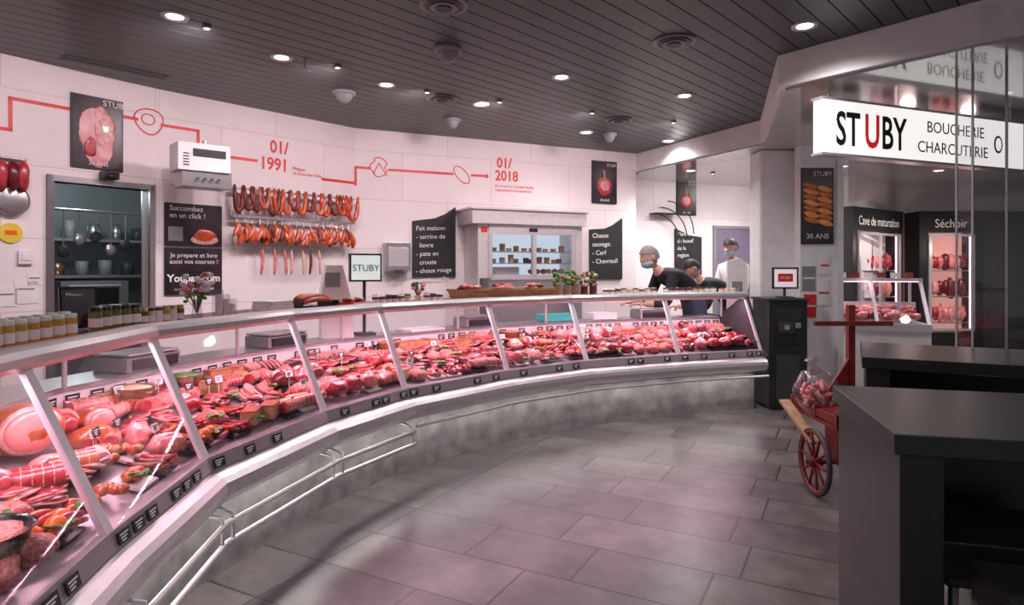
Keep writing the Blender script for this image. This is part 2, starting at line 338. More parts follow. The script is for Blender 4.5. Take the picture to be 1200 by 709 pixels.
def poster(wall,u0,vt,vb,u1,kind,name='meat_poster'):
    b=B(); a=wall.p(u0,vt); c=wall.p(u0,vb); e=wall.p(u1,vt); x0,x1=a[0],e[0]; z1,z0=a[1],c[1]; w=x1-x0;h=z1-z0
    b.box(x0,x1,-.02,-.002,z0,z1,black); b.box(x0+.012,x1-.012,-.023,-.02,z0+.012,z1-.012,poster_k)
    cx=(x0+x1)/2; cz=(z0+z1)/2
    if kind=='raw':
        b.ell((cx,-.022,cz-.03*h),(w*.36,.006,h*.40),poster_p,24,14,nz=.3); b.ell((cx+.04,-.026,cz+.05),(w*.2,.006,h*.26),fat,16,10,nz=.4); b.ell((cx-.06,-.028,cz-.13),(w*.12,.004,h*.12),meat_r,16,8,nz=.4)
        b.text('STUBY',.075,x1-w*.42,z1-h*.11,-.032,chalk); b.text('30 ANS',.05,cx,z0+h*.05,-.034,chalk,'CENTER')
    elif kind=='steak':
        b.ell((cx,-.024,cz-.08*h),(w*.3,.006,h*.2),meat_r,20,10,nz=.25); b.ell((cx,-.028,cz-.08*h),(w*.2,.004,h*.13),poster_p,20,10,nz=.3); b.tube([(cx,-.026,cz+.08*h),(cx-.02,-.026,cz+.3*h)],.012,fat,8)
        b.text('STUBY',.13*w,x1-w*.42,z1-h*.12,-.026,chalk); b.text('30 ANS',.12*w,cx,z0+h*.05,-.026,chalk,'CENTER')
    elif kind=='saus':
        for k in range(7):
            z_=cz+h*.26-k*h*.075
            for m_ in (0,1):
                b.ell((cx-w*.2+w*.42*m_,-.024-.002*k,z_-h*.035*m_),(w*.25,.007,h*.038),poster_s if (k+m_)%2 else poster_r,14,8,R=Matrix.Rotation(.28,3,'Y'))
        b.text('STUBY',.2*w,x1-w*.66,z1-h*.11,-.045,chalk); b.text('30 ANS',.22*w,x0+w*.12,z0+h*.07,-.045,chalk)
    elif kind=='txt':
        b.text('Succombez\nen un click !',.07,x0+.04,z1-h*.17,-.026,chalk)
        b.ell((cx+.1,-.024,cz-.1),(w*.2,.006,h*.14),saus_o,16,8,nz=.3); b.ell((cx+.1,-.022,cz-.14),(w*.26,.005,h*.12),fat,16,8)
        b.box(x0+.03,x0+w*.3,-.026,-.02,z0+h*.12,z0+h*.45,mgrey)
    elif kind=='you':
        b.text('Je prepare et livre\naussi vos courses !',.062,cx,z1-h*.2,-.026,chalk,'CENTER'); b.text('Youpaq.com',.1,cx,z0+h*.28,-.026,chalk,'CENTER',bold=.003)
        b.text('ou au telephone 079 000 00 00',.03,cx,z0+h*.1,-.026,chalk,'CENTER')
    return b.done(name,wall.mw)
poster(A,82,108,195,143,'raw'); poster(C,693,188,238,722,'steak'); poster(D,792,212,252,815,'steak')
poster(Bw,192,237,288,259,'txt','advert_board'); poster(Bw,192,290,346,259,'you','advert_board')

def board(wall,pts,lines,name='chalk_menu_board',size=.1):
    q=[wall.p(*p) for p in pts]; b=B(); b.polyxz(q,-.03,-.004,boardm)
    x0=min(p[0] for p in q); zt=q[-1][1]
    for i,l in enumerate(lines): b.text(l,size,x0+.04,zt-.12-i*size*1.3+.0,-.032,chalk,rot=.04)
    b.done(name,wall.mw)
board(C,[(483,325),(533,325),(533,243),(521,251),(509,256),(483,259)],['Fait maison:','- terrine de','  lievre','- pate en','  croute','- choux rouge','- sauce seche'],size=.083)
board(C,[(690,327),(728,327),(728,256),(717,264),(708,268),(690,269)],['Chasse','sauvage:','- Cerf','- Chevreuil'],size=.095)
board(D,[(790,325),(821,325),(821,278),(808,276),(790,268)],['Viande','de boeuf','de la','region'],size=.09)

b=B(); 
mwc=T4(X(240,5.85),5.85,0,math.radians(42))
zb,zt_=Z(222,5.9),Z(173,5.9)
b.box(-.26,.18,-.14,.14,zb+.14,zt_,white_pl); b.box(-.22,.2,-.12,.14,zb,zb+.15,steel)
b.box(-.14,.14,-.145,-.14,zt_-.12,zt_-.05,black)
for k in range(4): b.cyl((-.1+k*.06,-.14,zb+.07),(-.1+k*.06,-.15,zb+.07),.012,dgrey,10)
for k in range(5): b.box(-.22,-.17,-.146,-.14,zb+.18+k*.025,zb+.19+k*.025,dgrey)
b.cyl((0,.0,zt_),(0,.0,zt_+.05),.02,steel)
b.box(-.2,.15,.14,.36,zb+.05,zb+.2,steel)
b.done('wall_control_unit',mwc,bevel=.006)

b=B(); x,z=A.p(8,218)
b.cyl((x-.1,-.03,z+.22),(x+.12,-.03,z+.22),.012,steel)
for k in range(3): b.ell((x-.06+k*.07,-.08,z+.08),(.05,.05,.12),meat_d if k%2 else meat_r,10,8,nz=.3); b.cyl((x-.06+k*.07,-.05,z+.22),(x-.06+k*.07,-.08,z+.17),.004,steel,6)
b.done('hanging_ham_hooks',A.mw)
b=B(); b.lathe([(0,0),(.1,0),(.12,.02),(.12,.05),(.1,.06),(0,.06)],(0,0,0),steel,20); x,z=A.p(12,235)
b.done('steel_wall_bowl',A.mw@Matrix.Translation((x,-.002,z))@Matrix.Rotation(math.radians(90),4,'X'))
b=B(); x,z=A.p(12,273); b.cyl((x,-.002,z),(x,-.015,z),.08,yellow,24); b.box(x-.04,x+.04,-.018,-.015,z-.015,z+.02,orange); b.done('round_warning_sign',A.mw)
b=B(); x,z=A.p(29,301); b.box(x-.05,x+.05,-.03,-.001,z-.06,z+.05,white_pl); b.box(x-.03,x+.03,-.036,-.03,z-.03,z+.03,paper); b.done('light_switch',A.mw,bevel=.004)
b=B()
for (u,v,w_,h_) in [(10,352,.09,.1),(34,347,.1,.12),(42,330,.06,.06)]:
    x,z=A.p(u,v); b.box(x-w_,x+w_*.6,-.006,-.001,z-h_/2,z+h_,paper); b.line([(x-w_*.7,z+h_*.5),(x+w_*.3,z+h_*.5)],.01,-.01,mgrey)
b.done('pinned_notes',A.mw)
b=B(); x,z=A.p(124,208); b.box(x-.07,x+.07,-.1,-.034,z-.02,z+.04,black); b.ell((x,-.1,z),(.05,.04,.03),blackg,12,6); b.done('security_camera',A.mw)
b=B(); x0,z0=C.p(449,318); x1,z1=C.p(478,285); b.box(x0,x1,-.14,-.002,z0,z1,steel); b.box(x0+.03,x1-.03,-.145,-.14,z0+.06,z1-.06,alu); b.box(x0+.1,x1-.1,-.17,-.14,z0-.03,z0+.02,dgrey); b.done('paper_towel_dispenser',C.mw,bevel=.012)

def link(b,p,q,r,mat,bend=.1,seg=8):
    p=Vector(p);q=Vector(q); n=7; pts=[];rr=[]
    side=(q-p).cross(Vector((0,1,0))).normalized()*bend
    for i in range(n):
        f=i/(n-1); pts.append(p.lerp(q,f)+side*math.sin(math.pi*f)); rr.append(r*max(.25,math.sin(math.pi*(.08+.84*f))**.45))
    b.tube(pts,rr,mat,seg)
e=empty('sausage_wall_rack')
b=B()
xa,za=Bw.p(266,221); xb,zb1=Bw.p(408,236)
zr1=za; zr2=Bw.p(300,256)[1]
for zr in (zr1,zr2):
    b.box(xa,xb,-.14,-.10,zr-.01,zr+.012,steel); 
    for k in range(6): xx=xa+.05+k*(xb-xa-.1)/5; b.box(xx-.01,xx+.01,-.12,-.001,zr-.008,zr+.008,steel)
o=b.done('rails',Bw.mw); o.parent=e
b=B(); x=xa
while x<xb-.07:
    w_=random.uniform(.09,.15); dp=random.uniform(.2,.3)
    pts=[(x+w_/2-w_/2*math.cos(math.pi*k/10),-.15-.02*random.random(),zr1+.03-dp*math.sin(math.pi*k/10)**.7) for k in range(11)]
    b.tube(pts,[.012]+[.023+.004*random.random() for _ in range(9)]+[.012],random.choice([saus_o,saus_o,saus_p,saus_d]),8)
    x+=random.uniform(.06,.11)
o=b.done('sausage_loops',Bw.mw); o.parent=e
b=B(); x=xa+.03
while x<xb-.02:
    for k in range(4):
        a=random.uniform(-.5,.5); z0=zr2-.06-random.random()*.1
        link(b,(x,-.13-.05*random.random(),z0),(x+math.sin(a)*.14,-.15-.05*random.random(),z0-math.cos(a)*.15),.026,random.choice([saus_o,saus_o,saus_d,saus_p]),.015)
    b.cyl((x,-.12,zr2),(x,-.14,zr2-.08),.003,steel,6)
    x+=.085
o=b.done('smoked_sausages',Bw.mw); o.parent=e
b=B()
for k in range(7):
    x=xa+.35+k*.11+random.uniform(-.02,.02)
    link(b,(x,-.1,zr2-.33),(x+random.uniform(-.03,.03),-.1,zr2-.6),.018,random.choice([fat,cream,saus_d,meat_p]),.01); b.cyl((x,-.1,zr2-.2),(x,-.1,zr2-.35),.003,steel,6)
b.box(xa+.3,xa+1.1,-.13,-.001,zr2-.2,zr2-.18,steel)
o=b.done('dried_sausages',Bw.mw); o.parent=e

# lit glass cabinet on wall C
b=B(); x0,z1=C.p(562,243,.5); x1,_=C.p(682,250,.5); zb_=C.p(566,326,.5)[1]; zt2=z1
b.box(x0-.15,x1+.05,-.60,-.01,zt2-.025,zt2,hood_m)
b.box(x0-.12,x1+.03,-.57,-.01,zt2-.2,zt2-.025,hood_m)
b.box(x0-.02,x0+.12,-.5,-.01,.9,zt2-.2,hood_m); b.box(x1-.1,x1,-.5,-.01,.9,zt2-.2,hood_m)
b.box(x0,x1,-.5,-.01,.6,zb_,steel)
b.box(x0+.1,x1-.1,-.06,-.01,zb_,zt2-.2,cabin_l)
b.box(x0+.12,x1-.1,-.52,-.46,zt2-.32,zt2-.2,hood_m)
xm=(x0+x1)/2
for xx in (x0+.14,xm+.02,x1-.14): b.box(xx-.025,xx+.025,-.52,-.46,zb_,zt2-.32,alu)
b.box(x0+.14,x1-.14,-.52,-.46,zb_-.02,zb_+.04,alu)
for z in (zb_+.18,zb_+.33):
    b.box(x0+.14,x1-.14,-.44,-.08,z,z+.01,steel)
    for k in range(11): 
        xx=x0+.2+k*(x1-x0-.4)/10; s_=random.uniform(.04,.11)
        b.lathe([(0,0),(.035,0),(.04,s_),(.028,s_),(0,s_*.8)],(xx,-.2-.1*random.random(),z+.01),random.choice([cream,white_pl,pate_m,dgrey,teal,saus_p,honey]),10)
b.box(x0+.3,xm-.1,-.3,-.1,zb_+.04,zb_+.14,white_pl)
for k in range(6): b.ell((xm+.1+k*.09,-.25,zb_+.08),(.045,.05,.035),random.choice([cream,pate_m,ham_s]),10,6,nz=.3)
b.box(x0+.02,x0+.1,-.51,-.5,zt2-.3,zt2-.24,red); b.box(xm-.06,xm+.06,-.525,-.52,zt2-.29,zt2-.24,black)
b.box(x0+.15,x1-.15,-.495,-.485,zb_+.03,zt2-.32,glass)
b.done('heated_display_cabinet',C.mw)

b=B(); x0,z1=D.p(838,268); x1,_=D.p(888,272)
b.box(x0,x1,-.03,-.002,0,z1,doorp); b.box(x0-.05,x0,-.04,-.002,0,z1+.05,mgrey); b.box(x1,x1+.05,-.04,-.002,0,z1+.05,mgrey); b.box(x0,x1,-.04,-.002,z1,z1+.05,mgrey); b.cyl((x0+.1,-.03,1.05),(x0+.1,-.09,1.05),.015,steel); b.cyl((x0+.1,-.09,1.05),(x0+.22,-.09,1.05),.01,steel)
b.done('door_2',D.mw)
b=B(); x,z=D.p(776,266)
for k in range(3): b.tube([(x-.25+.1*k+.5*math.sin(a*.2),-.15-.04*k,z+.2-.5*(1-math.cos(a*.2))+.1*k) for a in range(9)],.009,black,8)
b.box(x-.25,x+.2,-.2,-.003,z+.2,z+.215,black)
b.done('utensil_hanging_rack',D.mw)

# ------------------------------------------------------------ refrigerated counter
P=[Vector(p) for p in [(-1.08,.2),(-1.22,1.35),(-1.36,2.15),(-1.435,2.99),(-1.17,3.99),(-.79,4.74),(-.04,5.58),(.72,6.17),(1.73,6.64),(2.72,6.98)]]
N=len(P)
def off(i,n):
    def nrm(k): t=(P[k+1]-P[k]).normalized(); return Vector((t.y,-t.x))
    if i<=0: m=nrm(0)
    elif i>=N-1: m=nrm(N-2)
    else:
        a,c=nrm(i-1),nrm(i); m=(a+c).normalized(); m=m/m.dot(c)
    return P[i]+m*n
def cp(i,f,n): return off(i,n).lerp(off(i+1,n),f)
def sweep(b,prof,mat,i0=0,i1=N-1,smooth=False):
    k=len(prof); vs=[]
    for i in range(i0,i1+1):
        for (n,z) in prof:
            p=off(i,n); vs.append((p.x,p.y,z))
    fs=[]
    m=i1-i0
    for i in range(m):
        for j in range(k):
            fs.append((i*k+j,i*k+(j+1)%k,(i+1)*k+(j+1)%k,(i+1)*k+j))
    fs.append(tuple(range(k))); fs.append(tuple(reversed([m*k+j for j in range(k)])))
    b.add(vs,fs,mat,smooth)
def rect(n0,n1,z0,z1): return [(n0,z0),(n1,z0),(n1,z1),(n0,z1)]
def circ(n,z,r,k=10): return [(n+r*math.cos(2*math.pi*j/k),z+r*math.sin(2*math.pi*j/k)) for j in range(k)]
def dz(n): return .665+(-.05-n)*.27
E=empty('refrigerated_meat_counter')
def cd(b,name,bevel=0): return b.done(name,None,E,bevel)
b=B(); sweep(b,rect(-.16,-.12,0,.42),stone); cd(b,'stone_plinth')
b=B(); sweep(b,rect(-.99,-.95,0,.92),steel); sweep(b,rect(-.95,-.02,.42,.46),alu_d); sweep(b,[(-.05,.63),(-.72,dz(-.72)-.03),(-.72,dz(-.72)),(-.05,.66)],deck_m)
sweep(b,rect(-.745,-.72,.46,.97),white_pl); sweep(b,rect(-1.02,-.72,.95,.98),steel); cd(b,'case_body')
b=B(); sweep(b,[(-.05,.46),(.05,.44),(.085,.455),(.105,.49),(.11,.52),(.105,.55),(.085,.575),(.05,.59),(.0,.60),(-.05,.60)],alu); cd(b,'front_bumper')
b=B(); sweep(b,[(-.05,.60),(.03,.60),(.012,.665),(-.05,.67)],deck_m); cd(b,'ticket_ledge')
b=B()
for i in range(N-1):
    a,c,d_,e_=off(i,.002),off(i+1,.002),off(i+1,-.258),off(i,-.258)
    b.add([(a.x,a.y,.66),(c.x,c.y,.66),(d_.x,d_.y,1.225),(e_.x,e_.y,1.225)],[(0,1,2,3)],glass)
cd(b,'front_glass')
b=B(); sweep(b,[(-.34,1.222),(-.245,1.215),(-.224,1.235),(-.222,1.262),(-.24,1.282),(-.28,1.29),(-.33,1.288)],alu); cd(b,'top_rail')
b=B()
for i in range(N-1):
    a,c,d_,e_=off(i,-.33),off(i+1,-.33),off(i+1,-.70),off(i,-.70)
    b.add([(a.x,a.y,1.266),(c.x,c.y,1.266),(d_.x,d_.y,1.266),(e_.x,e_.y,1.266)],[(0,1,2,3)],glassd)
sweep(b,rect(-.715,-.70,1.25,1.276),alu); cd(b,'top_glass_shelf')
b=B(); sweep(b,rect(-.325,-.285,1.212,1.221),led_p); cd(b,'led_strip')
b=B()
for z,n in ((.36,.10),(.27,.10)): sweep(b,circ(n,z,.014),alu,0,5,True)
for i in range(0,5):
    for f in (.05,.95):
        a=cp(i,f,.10); c=cp(i,f,-.1); b.tube([(a.x,a.y,.27),(a.x,a.y,.40),(c.x,c.y,.44)],.01,alu,6)
sweep(b,circ(.11,.40,.012),alu,5,N-1,True)
cd(b,'trolley_guard_rails')
b=B()
for i in range(1,N):
    t=(P[min(i+1,N-1)]-P[i-1]).normalized(); T3=Vector((t.x,t.y,0))*.023
    lo=off(i,.014);hi=off(i,-.250); lo2=off(i,-.01); hi2=off(i,-.272)
    vs=[]
    for q,z in ((lo,.655),(lo2,.655),(hi2,1.23),(hi,1.23)):
        for sg in (-1,1): vs.append((q.x+T3.x*sg,q.y+T3.y*sg,z))
    b.add(vs,[(0,1,3,2),(2,3,5,4),(4,5,7,6),(6,7,1,0),(0,2,4,6),(1,7,5,3)],bar_m)
    p=off(i,-.69); b.cyl((p.x,p.y,.98),(p.x,p.y,1.255),.012,alu,10)
cd(b,'glazing_bars')
b=B(); b.add([(off(N-1,n).x+d_*.945,off(N-1,n).y+d_*.325,z) for d_ in (.004,.035) for n,z in [(-1.0,0),(-.12,0),(-.12,.44),(.06,.44),(.06,.6),(.01,.67),(-.25,1.25),(-.30,1.25),(-.72,1.0),(-1.0,1.0)]],
 [tuple(range(10)),tuple(reversed(range(10,20)))]+[(i,i+10,(i+1)%10+10,(i+1)%10) for i in range(10)],dgrey); cd(b,'end_panel')
b=B()
def label(c,t,o,w,h,tilt=0,m1=None,m2=None):
    m1=m1 or black; m2=m2 or chalk
    R=Matrix(((t.x,-o.x,0),(t.y,-o.y,0),(0,0,1)))
    if tilt: R=R@Matrix.Rotation(-tilt,3,'X')
    b.obox(c,(w,.004,h),R,m1)
    c=Vector(c)
    for k,(ww,zz) in enumerate(((.7,.22),(.5,-.02),(.35,-.25))):
        b.obox(c+R@Vector((-w*(.8-ww)*.3,-.003,h*zz)),(w*ww,.002,h*.11),R,m2)
for i in range(N-1):
    t=(P[i+1]-P[i]); Ls=t.length; t=t/Ls; o=Vector((t.y,-t.x))
    n=int(Ls/.105)
    for k in range(n):
        f=(k+.5)/n
        if random.random()<.72:
            p=cp(i,f,-.714); label((p.x,p.y,.915),t,o,.075,.05)
        if random.random()<.5:
            p=cp(i,f,.029); label((p.x,p.y,.632),t,o,.075,.045,.25)
    for k in range(max(2,int(Ls*5))):
        nn_=random.choice([-.2,-.34,-.48,-.61]); p=cp(i,random.random(),nn_); z=dz(nn_)+.12
        label((p.x,p.y,z),t,o,.055,.038,.3,black if k%2 else paper,chalk if k%2 else sign_k); b.cyl((p.x,p.y,z-.1),(p.x,p.y,z-.015),.0025,paper,5)
cd(b,'price_labels')

def item(b,kind,c,ang):
    R=Rz(ang); c=Vector(c)
    def q(x,y,z=0): return c+R@Vector((x,y,0))+Vector((0,0,z))
    if kind=='steak':
        for k in range(4):
            m=random.choice([meat_r,meat_r,meat_d]); p=q(-.05+.035*k,random.uniform(-.02,.02),.012+.012*k); R2=R@Matrix.Rotation(random.uniform(-.3,.3),3,'Y')@Rz(random.random())
            b.ell(p,(.066,.048,.009),fat,12,5,R=R2,nz=.2); b.ell(p+Vector((0,0,.003)),(.06,.043,.012),m,12,5,R=R2,nz=.25)
    elif kind=='mince':
        b.ell(q(0,0,.015),(.08,.065,.05),mince,16,8,R=R,nz=.35)
    elif kind=='saus' or kind=='sausd':
        for k in range(6):
            m=random.choice([saus_p,meat_p,saus_p]) if kind=='saus' else random.choice([saus_d,saus_o,meat_r])
            y=-.06+.026*k; link(b,q(-.075,y,.016+(.02 if k%2 else 0)),q(.075,y+random.uniform(-.01,.01),.016+(.02 if k%2 else 0)),.015,m,.012,7)
    elif kind=='cubes':
        m0=random.choice([meat_p,meat_r,meat_d]); b.ell(q(0,0,.0),(.07,.06,.03),m0,12,6,nz=.2)
        for k in range(22):
            r=random.random()**.5*.06; a=random.random()*6.28; p=q(r*math.cos(a),r*math.sin(a),.04*(1-r/.08)+.012)
            s_=random.uniform(.018,.028); b.obox(p,(s_,s_,s_*.8),Matrix.Rotation(random.random()*3,3,Vector((random.random(),random.random(),1)).normalized()),random.choice([m0,m0,meat_r,fat]))
    elif kind=='chops':
        for k in range(5):
            p=q(-.06+.03*k,0,.035); R2=R@Matrix.Rotation(.9,3,'Y')
            b.ell(p,(.05,.06,.009),fat,12,5,R=R2,nz=.15); b.ell(p+Vector((.002,-.002,.004)),(.042,.052,.009),meat_p,12,5,R=R2,nz=.2)
    elif kind=='joint':
        m0=random.choice([meat_r,meat_p,meat_d,meat_r])
        b.ell(q(0,0,.045),(.09,.06,.05),m0,18,10,R=R,nz=.4); b.ell(q(0,.012,.058),(.07,.035,.042),fat,14,8,R=R,nz=.6)
    elif kind=='roll':
        for y in (-.035,.035):
            a,c2=q(-.08,y,.035),q(.08,y,.035); b.cyl(a,c2,.034,random.choice([meat_r,meat_p,ham_s]),14)
            d_=(c2-a).normalized(); b.cyl(c2,c2+d_*.002,.026,fat,12)
            for j in range(4): b.tube([a.lerp(c2,.2+.2*j)+Matrix.Rotation(w*.785,3,d_)@Vector((0,0,.035)) for w in range(8)],.002,cream,4,True)
    elif kind=='fan':
        for k in range(7):
            p=q(-.07+.022*k,0,.008+.004*k); b.cyl(p,p+Vector((.004,0,.005)),.042,random.choice([meat_p,ham_i,meat_r,saus_d]),14)
    elif kind=='pate':
        R2=R; b.obox(q(0,0,.035),(.15,.08,.07),R2,pate_m); b.obox(q(0,0,.073),(.152,.082,.008),R2,ham_s)
        for k in range(3): b.obox(q(.085+.012*k,0,.03),(.008,.075,.06),R2@Matrix.Rotation(.5,3,'Y'),ham_i)
    elif kind=='nest':
        for k in range(9):
            r=.055*random.random()**.5; a=random.random()*6.28; b.ell(q(r*math.cos(a),r*math.sin(a),.02+.02*random.random()),(.03,.025,.02),random.choice([meat_r,meat_p,mince,fat,meat_d]),9,6,nz=.4)
    elif kind=='orng':
        for k in range(8):
            r=.05*random.random()**.5; a=random.random()*6.28; b.ell(q(r*math.cos(a),r*math.sin(a),.022),(.024,.024,.02),random.choice([ham_s,ham_s,saus_o,pate_m]),9,6,nz=.2)
def leaf(b,p,s_):
    for k in range(5):
        b.ell(Vector(p)+Vector((random.uniform(-s_,s_),random.uniform(-s_,s_),.012)),(s_*.8,s_*.5,.004),green,8,4,R=Matrix.Rotation(random.uniform(-.8,.8),3,'X')@Rz(random.random()*3),nz=.5)
b=B()
kinds=['steak','mince','saus','cubes','chops','joint','roll','fan','nest','sausd','steak','joint','steak','pate']
rows=[-.13,-.27,-.41,-.55,-.66]
for i in range(1,N-1):
    t=(P[i+1]-P[i]); Ls=t.length; t=t/Ls; ang=math.atan2(t.y,t.x)
    for r,n in enumerate(rows):
        Lr=(off(i+1,n)-off(i,n)).length; cnt=max(2,int(Lr/.15)); kd=random.choice(kinds); run=0
        for k in range(cnt):
            if run<=0: kd=random.choice(kinds if i>3 else ['nest','steak','cubes','roll','mince','joint','sausd','fan','pate','steak','sausd','orng']); run=random.choice([1,2,2,3])
            if i>=7 and random.random()<.35: kd=random.choice(['steak','mince','joint'])
            run-=1
            f=(k+.5)/cnt; p=cp(i,f,n+random.uniform(-.015,.015)); z=dz(n)
            if i==2 and n<-.35 : continue
            if random.random()<.5:
                Rt=Rz(ang)@Matrix.Rotation(math.atan(.27),3,'X'); b.obox((p.x,p.y,z+.012),(.145,.13,.012),Rt,tray_w if random.random()<.4 else black)
            item(b,kd,(p.x,p.y,z+.018),ang+random.choice([0,math.pi/2,.4,-.3]))
            if random.random()<.20: leaf(b,(p.x+.05,p.y-.05,z+.05),.03)
            if random.random()<.07: b.ell((p.x+t.x*.07,p.y+t.y*.07,z+.05),(.024,.024,.022),orange,10,6)
for f,n,s_,kd in [(.2,-.6,1,0),(.5,-.56,1.35,1),(.8,-.6,1,2),(.12,-.44,.8,2),(.75,-.42,.8,0),(.4,-.40,.7,2),(.93,-.5,.8,1)]:
    p=cp(2,f,n); z=dz(n)
    R=Rz(math.radians(random.choice([20,70,110])))
    if kd==0: b.ell((p.x,p.y,z+.06*s_),(.12*s_,.085*s_,.07*s_),ham_s,18,10,R=R,nz=.15); b.ell(Vector((p.x,p.y,z+.06*s_))+R@Vector((.06*s_,0,.0)),(.068*s_,.07*s_,.058*s_),ham_i,18,10,R=R,nz=.1)
    elif kd==1:
        b.ell((p.x,p.y,z+.08*s_),(.11*s_,.1*s_,.075*s_),ham_s,20,12,R=R,nz=.12); q=Vector((p.x+.055*s_,p.y-.04*s_,z+.085*s_)); b.ell(q,(.03,.085*s_,.07*s_),fat,18,10,R=Rz(-.5)); b.ell(q+Vector((.012,-.006,0)),(.028,.074*s_,.06*s_),ham_i,18,10,R=Rz(-.5))
    else: b.ell((p.x,p.y,z+.05*s_),(.1*s_,.07*s_,.06*s_),ham_i,16,10,R=R,nz=.2); b.ell((p.x+.05,p.y-.03,z+.05*s_),(.06*s_,.06*s_,.052*s_),meat_r,16,10,R=R,nz=.2)
for k in range(12):
    p=cp(2,random.random(),-.3-.1*random.random()); item(b,random.choice(['fan','nest','roll','orng']),(p.x,p.y,dz(-.3)+.03),random.random()*3)
for (i,f,n) in [(1,.85,-.10),(1,.93,-.12),(2,.1,-.1),(1,.75,-.13),(3,.12,-.1),(3,.18,-.12),(2,.9,-.12)]:
    p=cp(i,f,n); b.ell((p.x,p.y,.74),(.035,.035,.032),orange,14,10)
b.done('assorted_meat_cuts',None,E)
b=B()
for (i,f,n,r,m1,m2) in [(1,.55,-.18,.13,blackg,mince),(0,.9,-.3,.12,blackg,meat_p),(3,.55,-.62,.1,steel,green),(3,.25,-.6,.1,wick,cream),(5,.3,-.6,.1,wick,ham_s),(6,.5,-.58,.1,wick,saus_p)]:
    p=cp(i,f,n); z=dz(n)+.05
    b.lathe([(0,0),(r*.75,0),(r,.07),(r*1.06,.075),(r*.95,.07),(r*.7,.01),(0,.01)],(p.x,p.y,z),m1,20)
    b.ell((p.x,p.y,z+.05),(r*.88,r*.88,.03),m2,16,8,nz=.3)
p=cp(7,.2,-.87); b.obox((p.x,p.y,1.02),(.4,.22,.07),Rz(.4),teal)
p=cp(7,.65,-.87); b.obox((p.x,p.y,1.02),(.3,.22,.07),Rz(.4),white_pl)
b.done('serving_bowls',None,E)

def scale(i,f,name='weighing_scale'):
    b=B(); p=cp(i,f,-.87); t=(P[i+1]-P[i]).normalized(); a=math.atan2(t.y,t.x)
    b.box(-.19,.19,-.12,.12,0,.08,mgrey); b.box(-.18,.18,-.12,.12,.085,.1,steel); b.box(-.16,.16,-.135,-.12,.01,.07,black)
    b.done(name,T4(p.x,p.y,.981,a),bevel=.006)
scale(3,.5); scale(4,.5); scale(6,.3); scale(8,.2)
b=B()
for (i,f) in [(2,.3),(5,.75)]:
    p=cp(i,f,-.87); b.obox((p.x,p.y,.99),(.4,.24,.018),Rz(math.atan2((P[i+1]-P[i]).y,(P[i+1]-P[i]).x)),white_pl)
b.done('cutting_board')

# ------------------------------------------------------------ things on top shelf
def shelf(u,n=-.45):
    k=(u-600)/F
    for i in range(N-1):
        a,c=off(i,n),off(i+1,n)
        if a.y<=0: continue
        ka,kc=a.x/a.y,c.x/c.y
        if ka<=k<=kc:
            t=(c-a); s_=(k*a.y-a.x)/(t.x-k*t.y); return a+t*s_,math.atan2(t.y,t.x)
    return off(N-1,n),0.3
SZ=1.268
def jar(b,x,y,r,h,cm,lm,z=SZ,lab=True):
    b.lathe([(r*.9,0),(r,.006),(r,h*.78),(r*.86,h*.85)],(x,y,z),cm,14)
    if lab: b.lathe([(r*1.01,h*.22),(r*1.01,h*.58)],(x,y,z),paper,14)
    b.lathe([(r*.92,h*.84),(r*.92,h),(0,h)],(x,y,z),lm,14)
def jarrow(name,u0,u1,step,r,h,cms,lms,ns=(-.45,)):
    b=B(); u=u0
    while u<=u1:
        for n in ns:
            p,a=shelf(u,n); jar(b,p.x,p.y,r,h,random.choice(cms),random.choice(lms))
        u+=step
    b.done(name)
jarrow('honey_jars',-8,84,15,.026,.10,[honey],[lidw],(-.40,))
jarrow('honey_jars',0,84,15,.026,.10,[honey],[lidw],(-.49,))
jarrow('pickle_jars',112,160,11.5,.028,.11,[dgreen],[gold,lidb],(-.42,-.5))
jarrow('spice_jars',168,218,8.5,.022,.085,[cream,saus_d,honey,paper],[lidb,gold],(-.42,-.5))
jarrow('mustard_jars',440,480,7.5,.03,.07,[saus_d,honey,meat_d],[lidb,lidw],(-.42,-.53))
jarrow('mustard_jars',500,520,7.5,.03,.07,[saus_d,honey,meat_d],[lidb,lidw],(-.42,-.53))
jarrow('sauce_jars',710,768,7,.033,.07,[honey,saus_d,cream],[lidb,lidw],(-.42,-.55))
jarrow('sauce_jars',780,838,7,.033,.07,[paper,honey,saus_d],[lidb],(-.42,-.55))
jarrow('sauce_jars',845,874,7,.03,.06,[paper,cream],[red,lidw],(-.42,))
b=B(); p,a=shelf(92,-.60)
R=Matrix.Rotation(-.25,3,'X'); b.obox((0,0,.1),(.15,.01,.2),R,blackg); b.obox((0,-.006,.1),(.13,.005,.17),R,poster_k); b.obox((0,.05,.09),(.1,.006,.17),Matrix.Rotation(.4,3,'X'),black)
b.text('Menu',.03,-.05,.15,.006,chalk)
b.done('menu_easel',T4(p.x,p.y,SZ,a-.9))
b=B()
for k in range(9):
    p,a=shelf(112+k*6,-.65); 
    b.ell((p.x,p.y,SZ+.022),(.02,.02,.022),random.choice([ham_s,honey,saus_d]),10,6)
b.done('bread_rolls')
b=B(); p,a=shelf(231,-.5)
b.lathe([(.028,0),(.032,.01),(.022,.07),(.03,.11),(.027,.11),(.02,.07),(.0,.01)],(p.x,p.y,SZ),glassd,16)
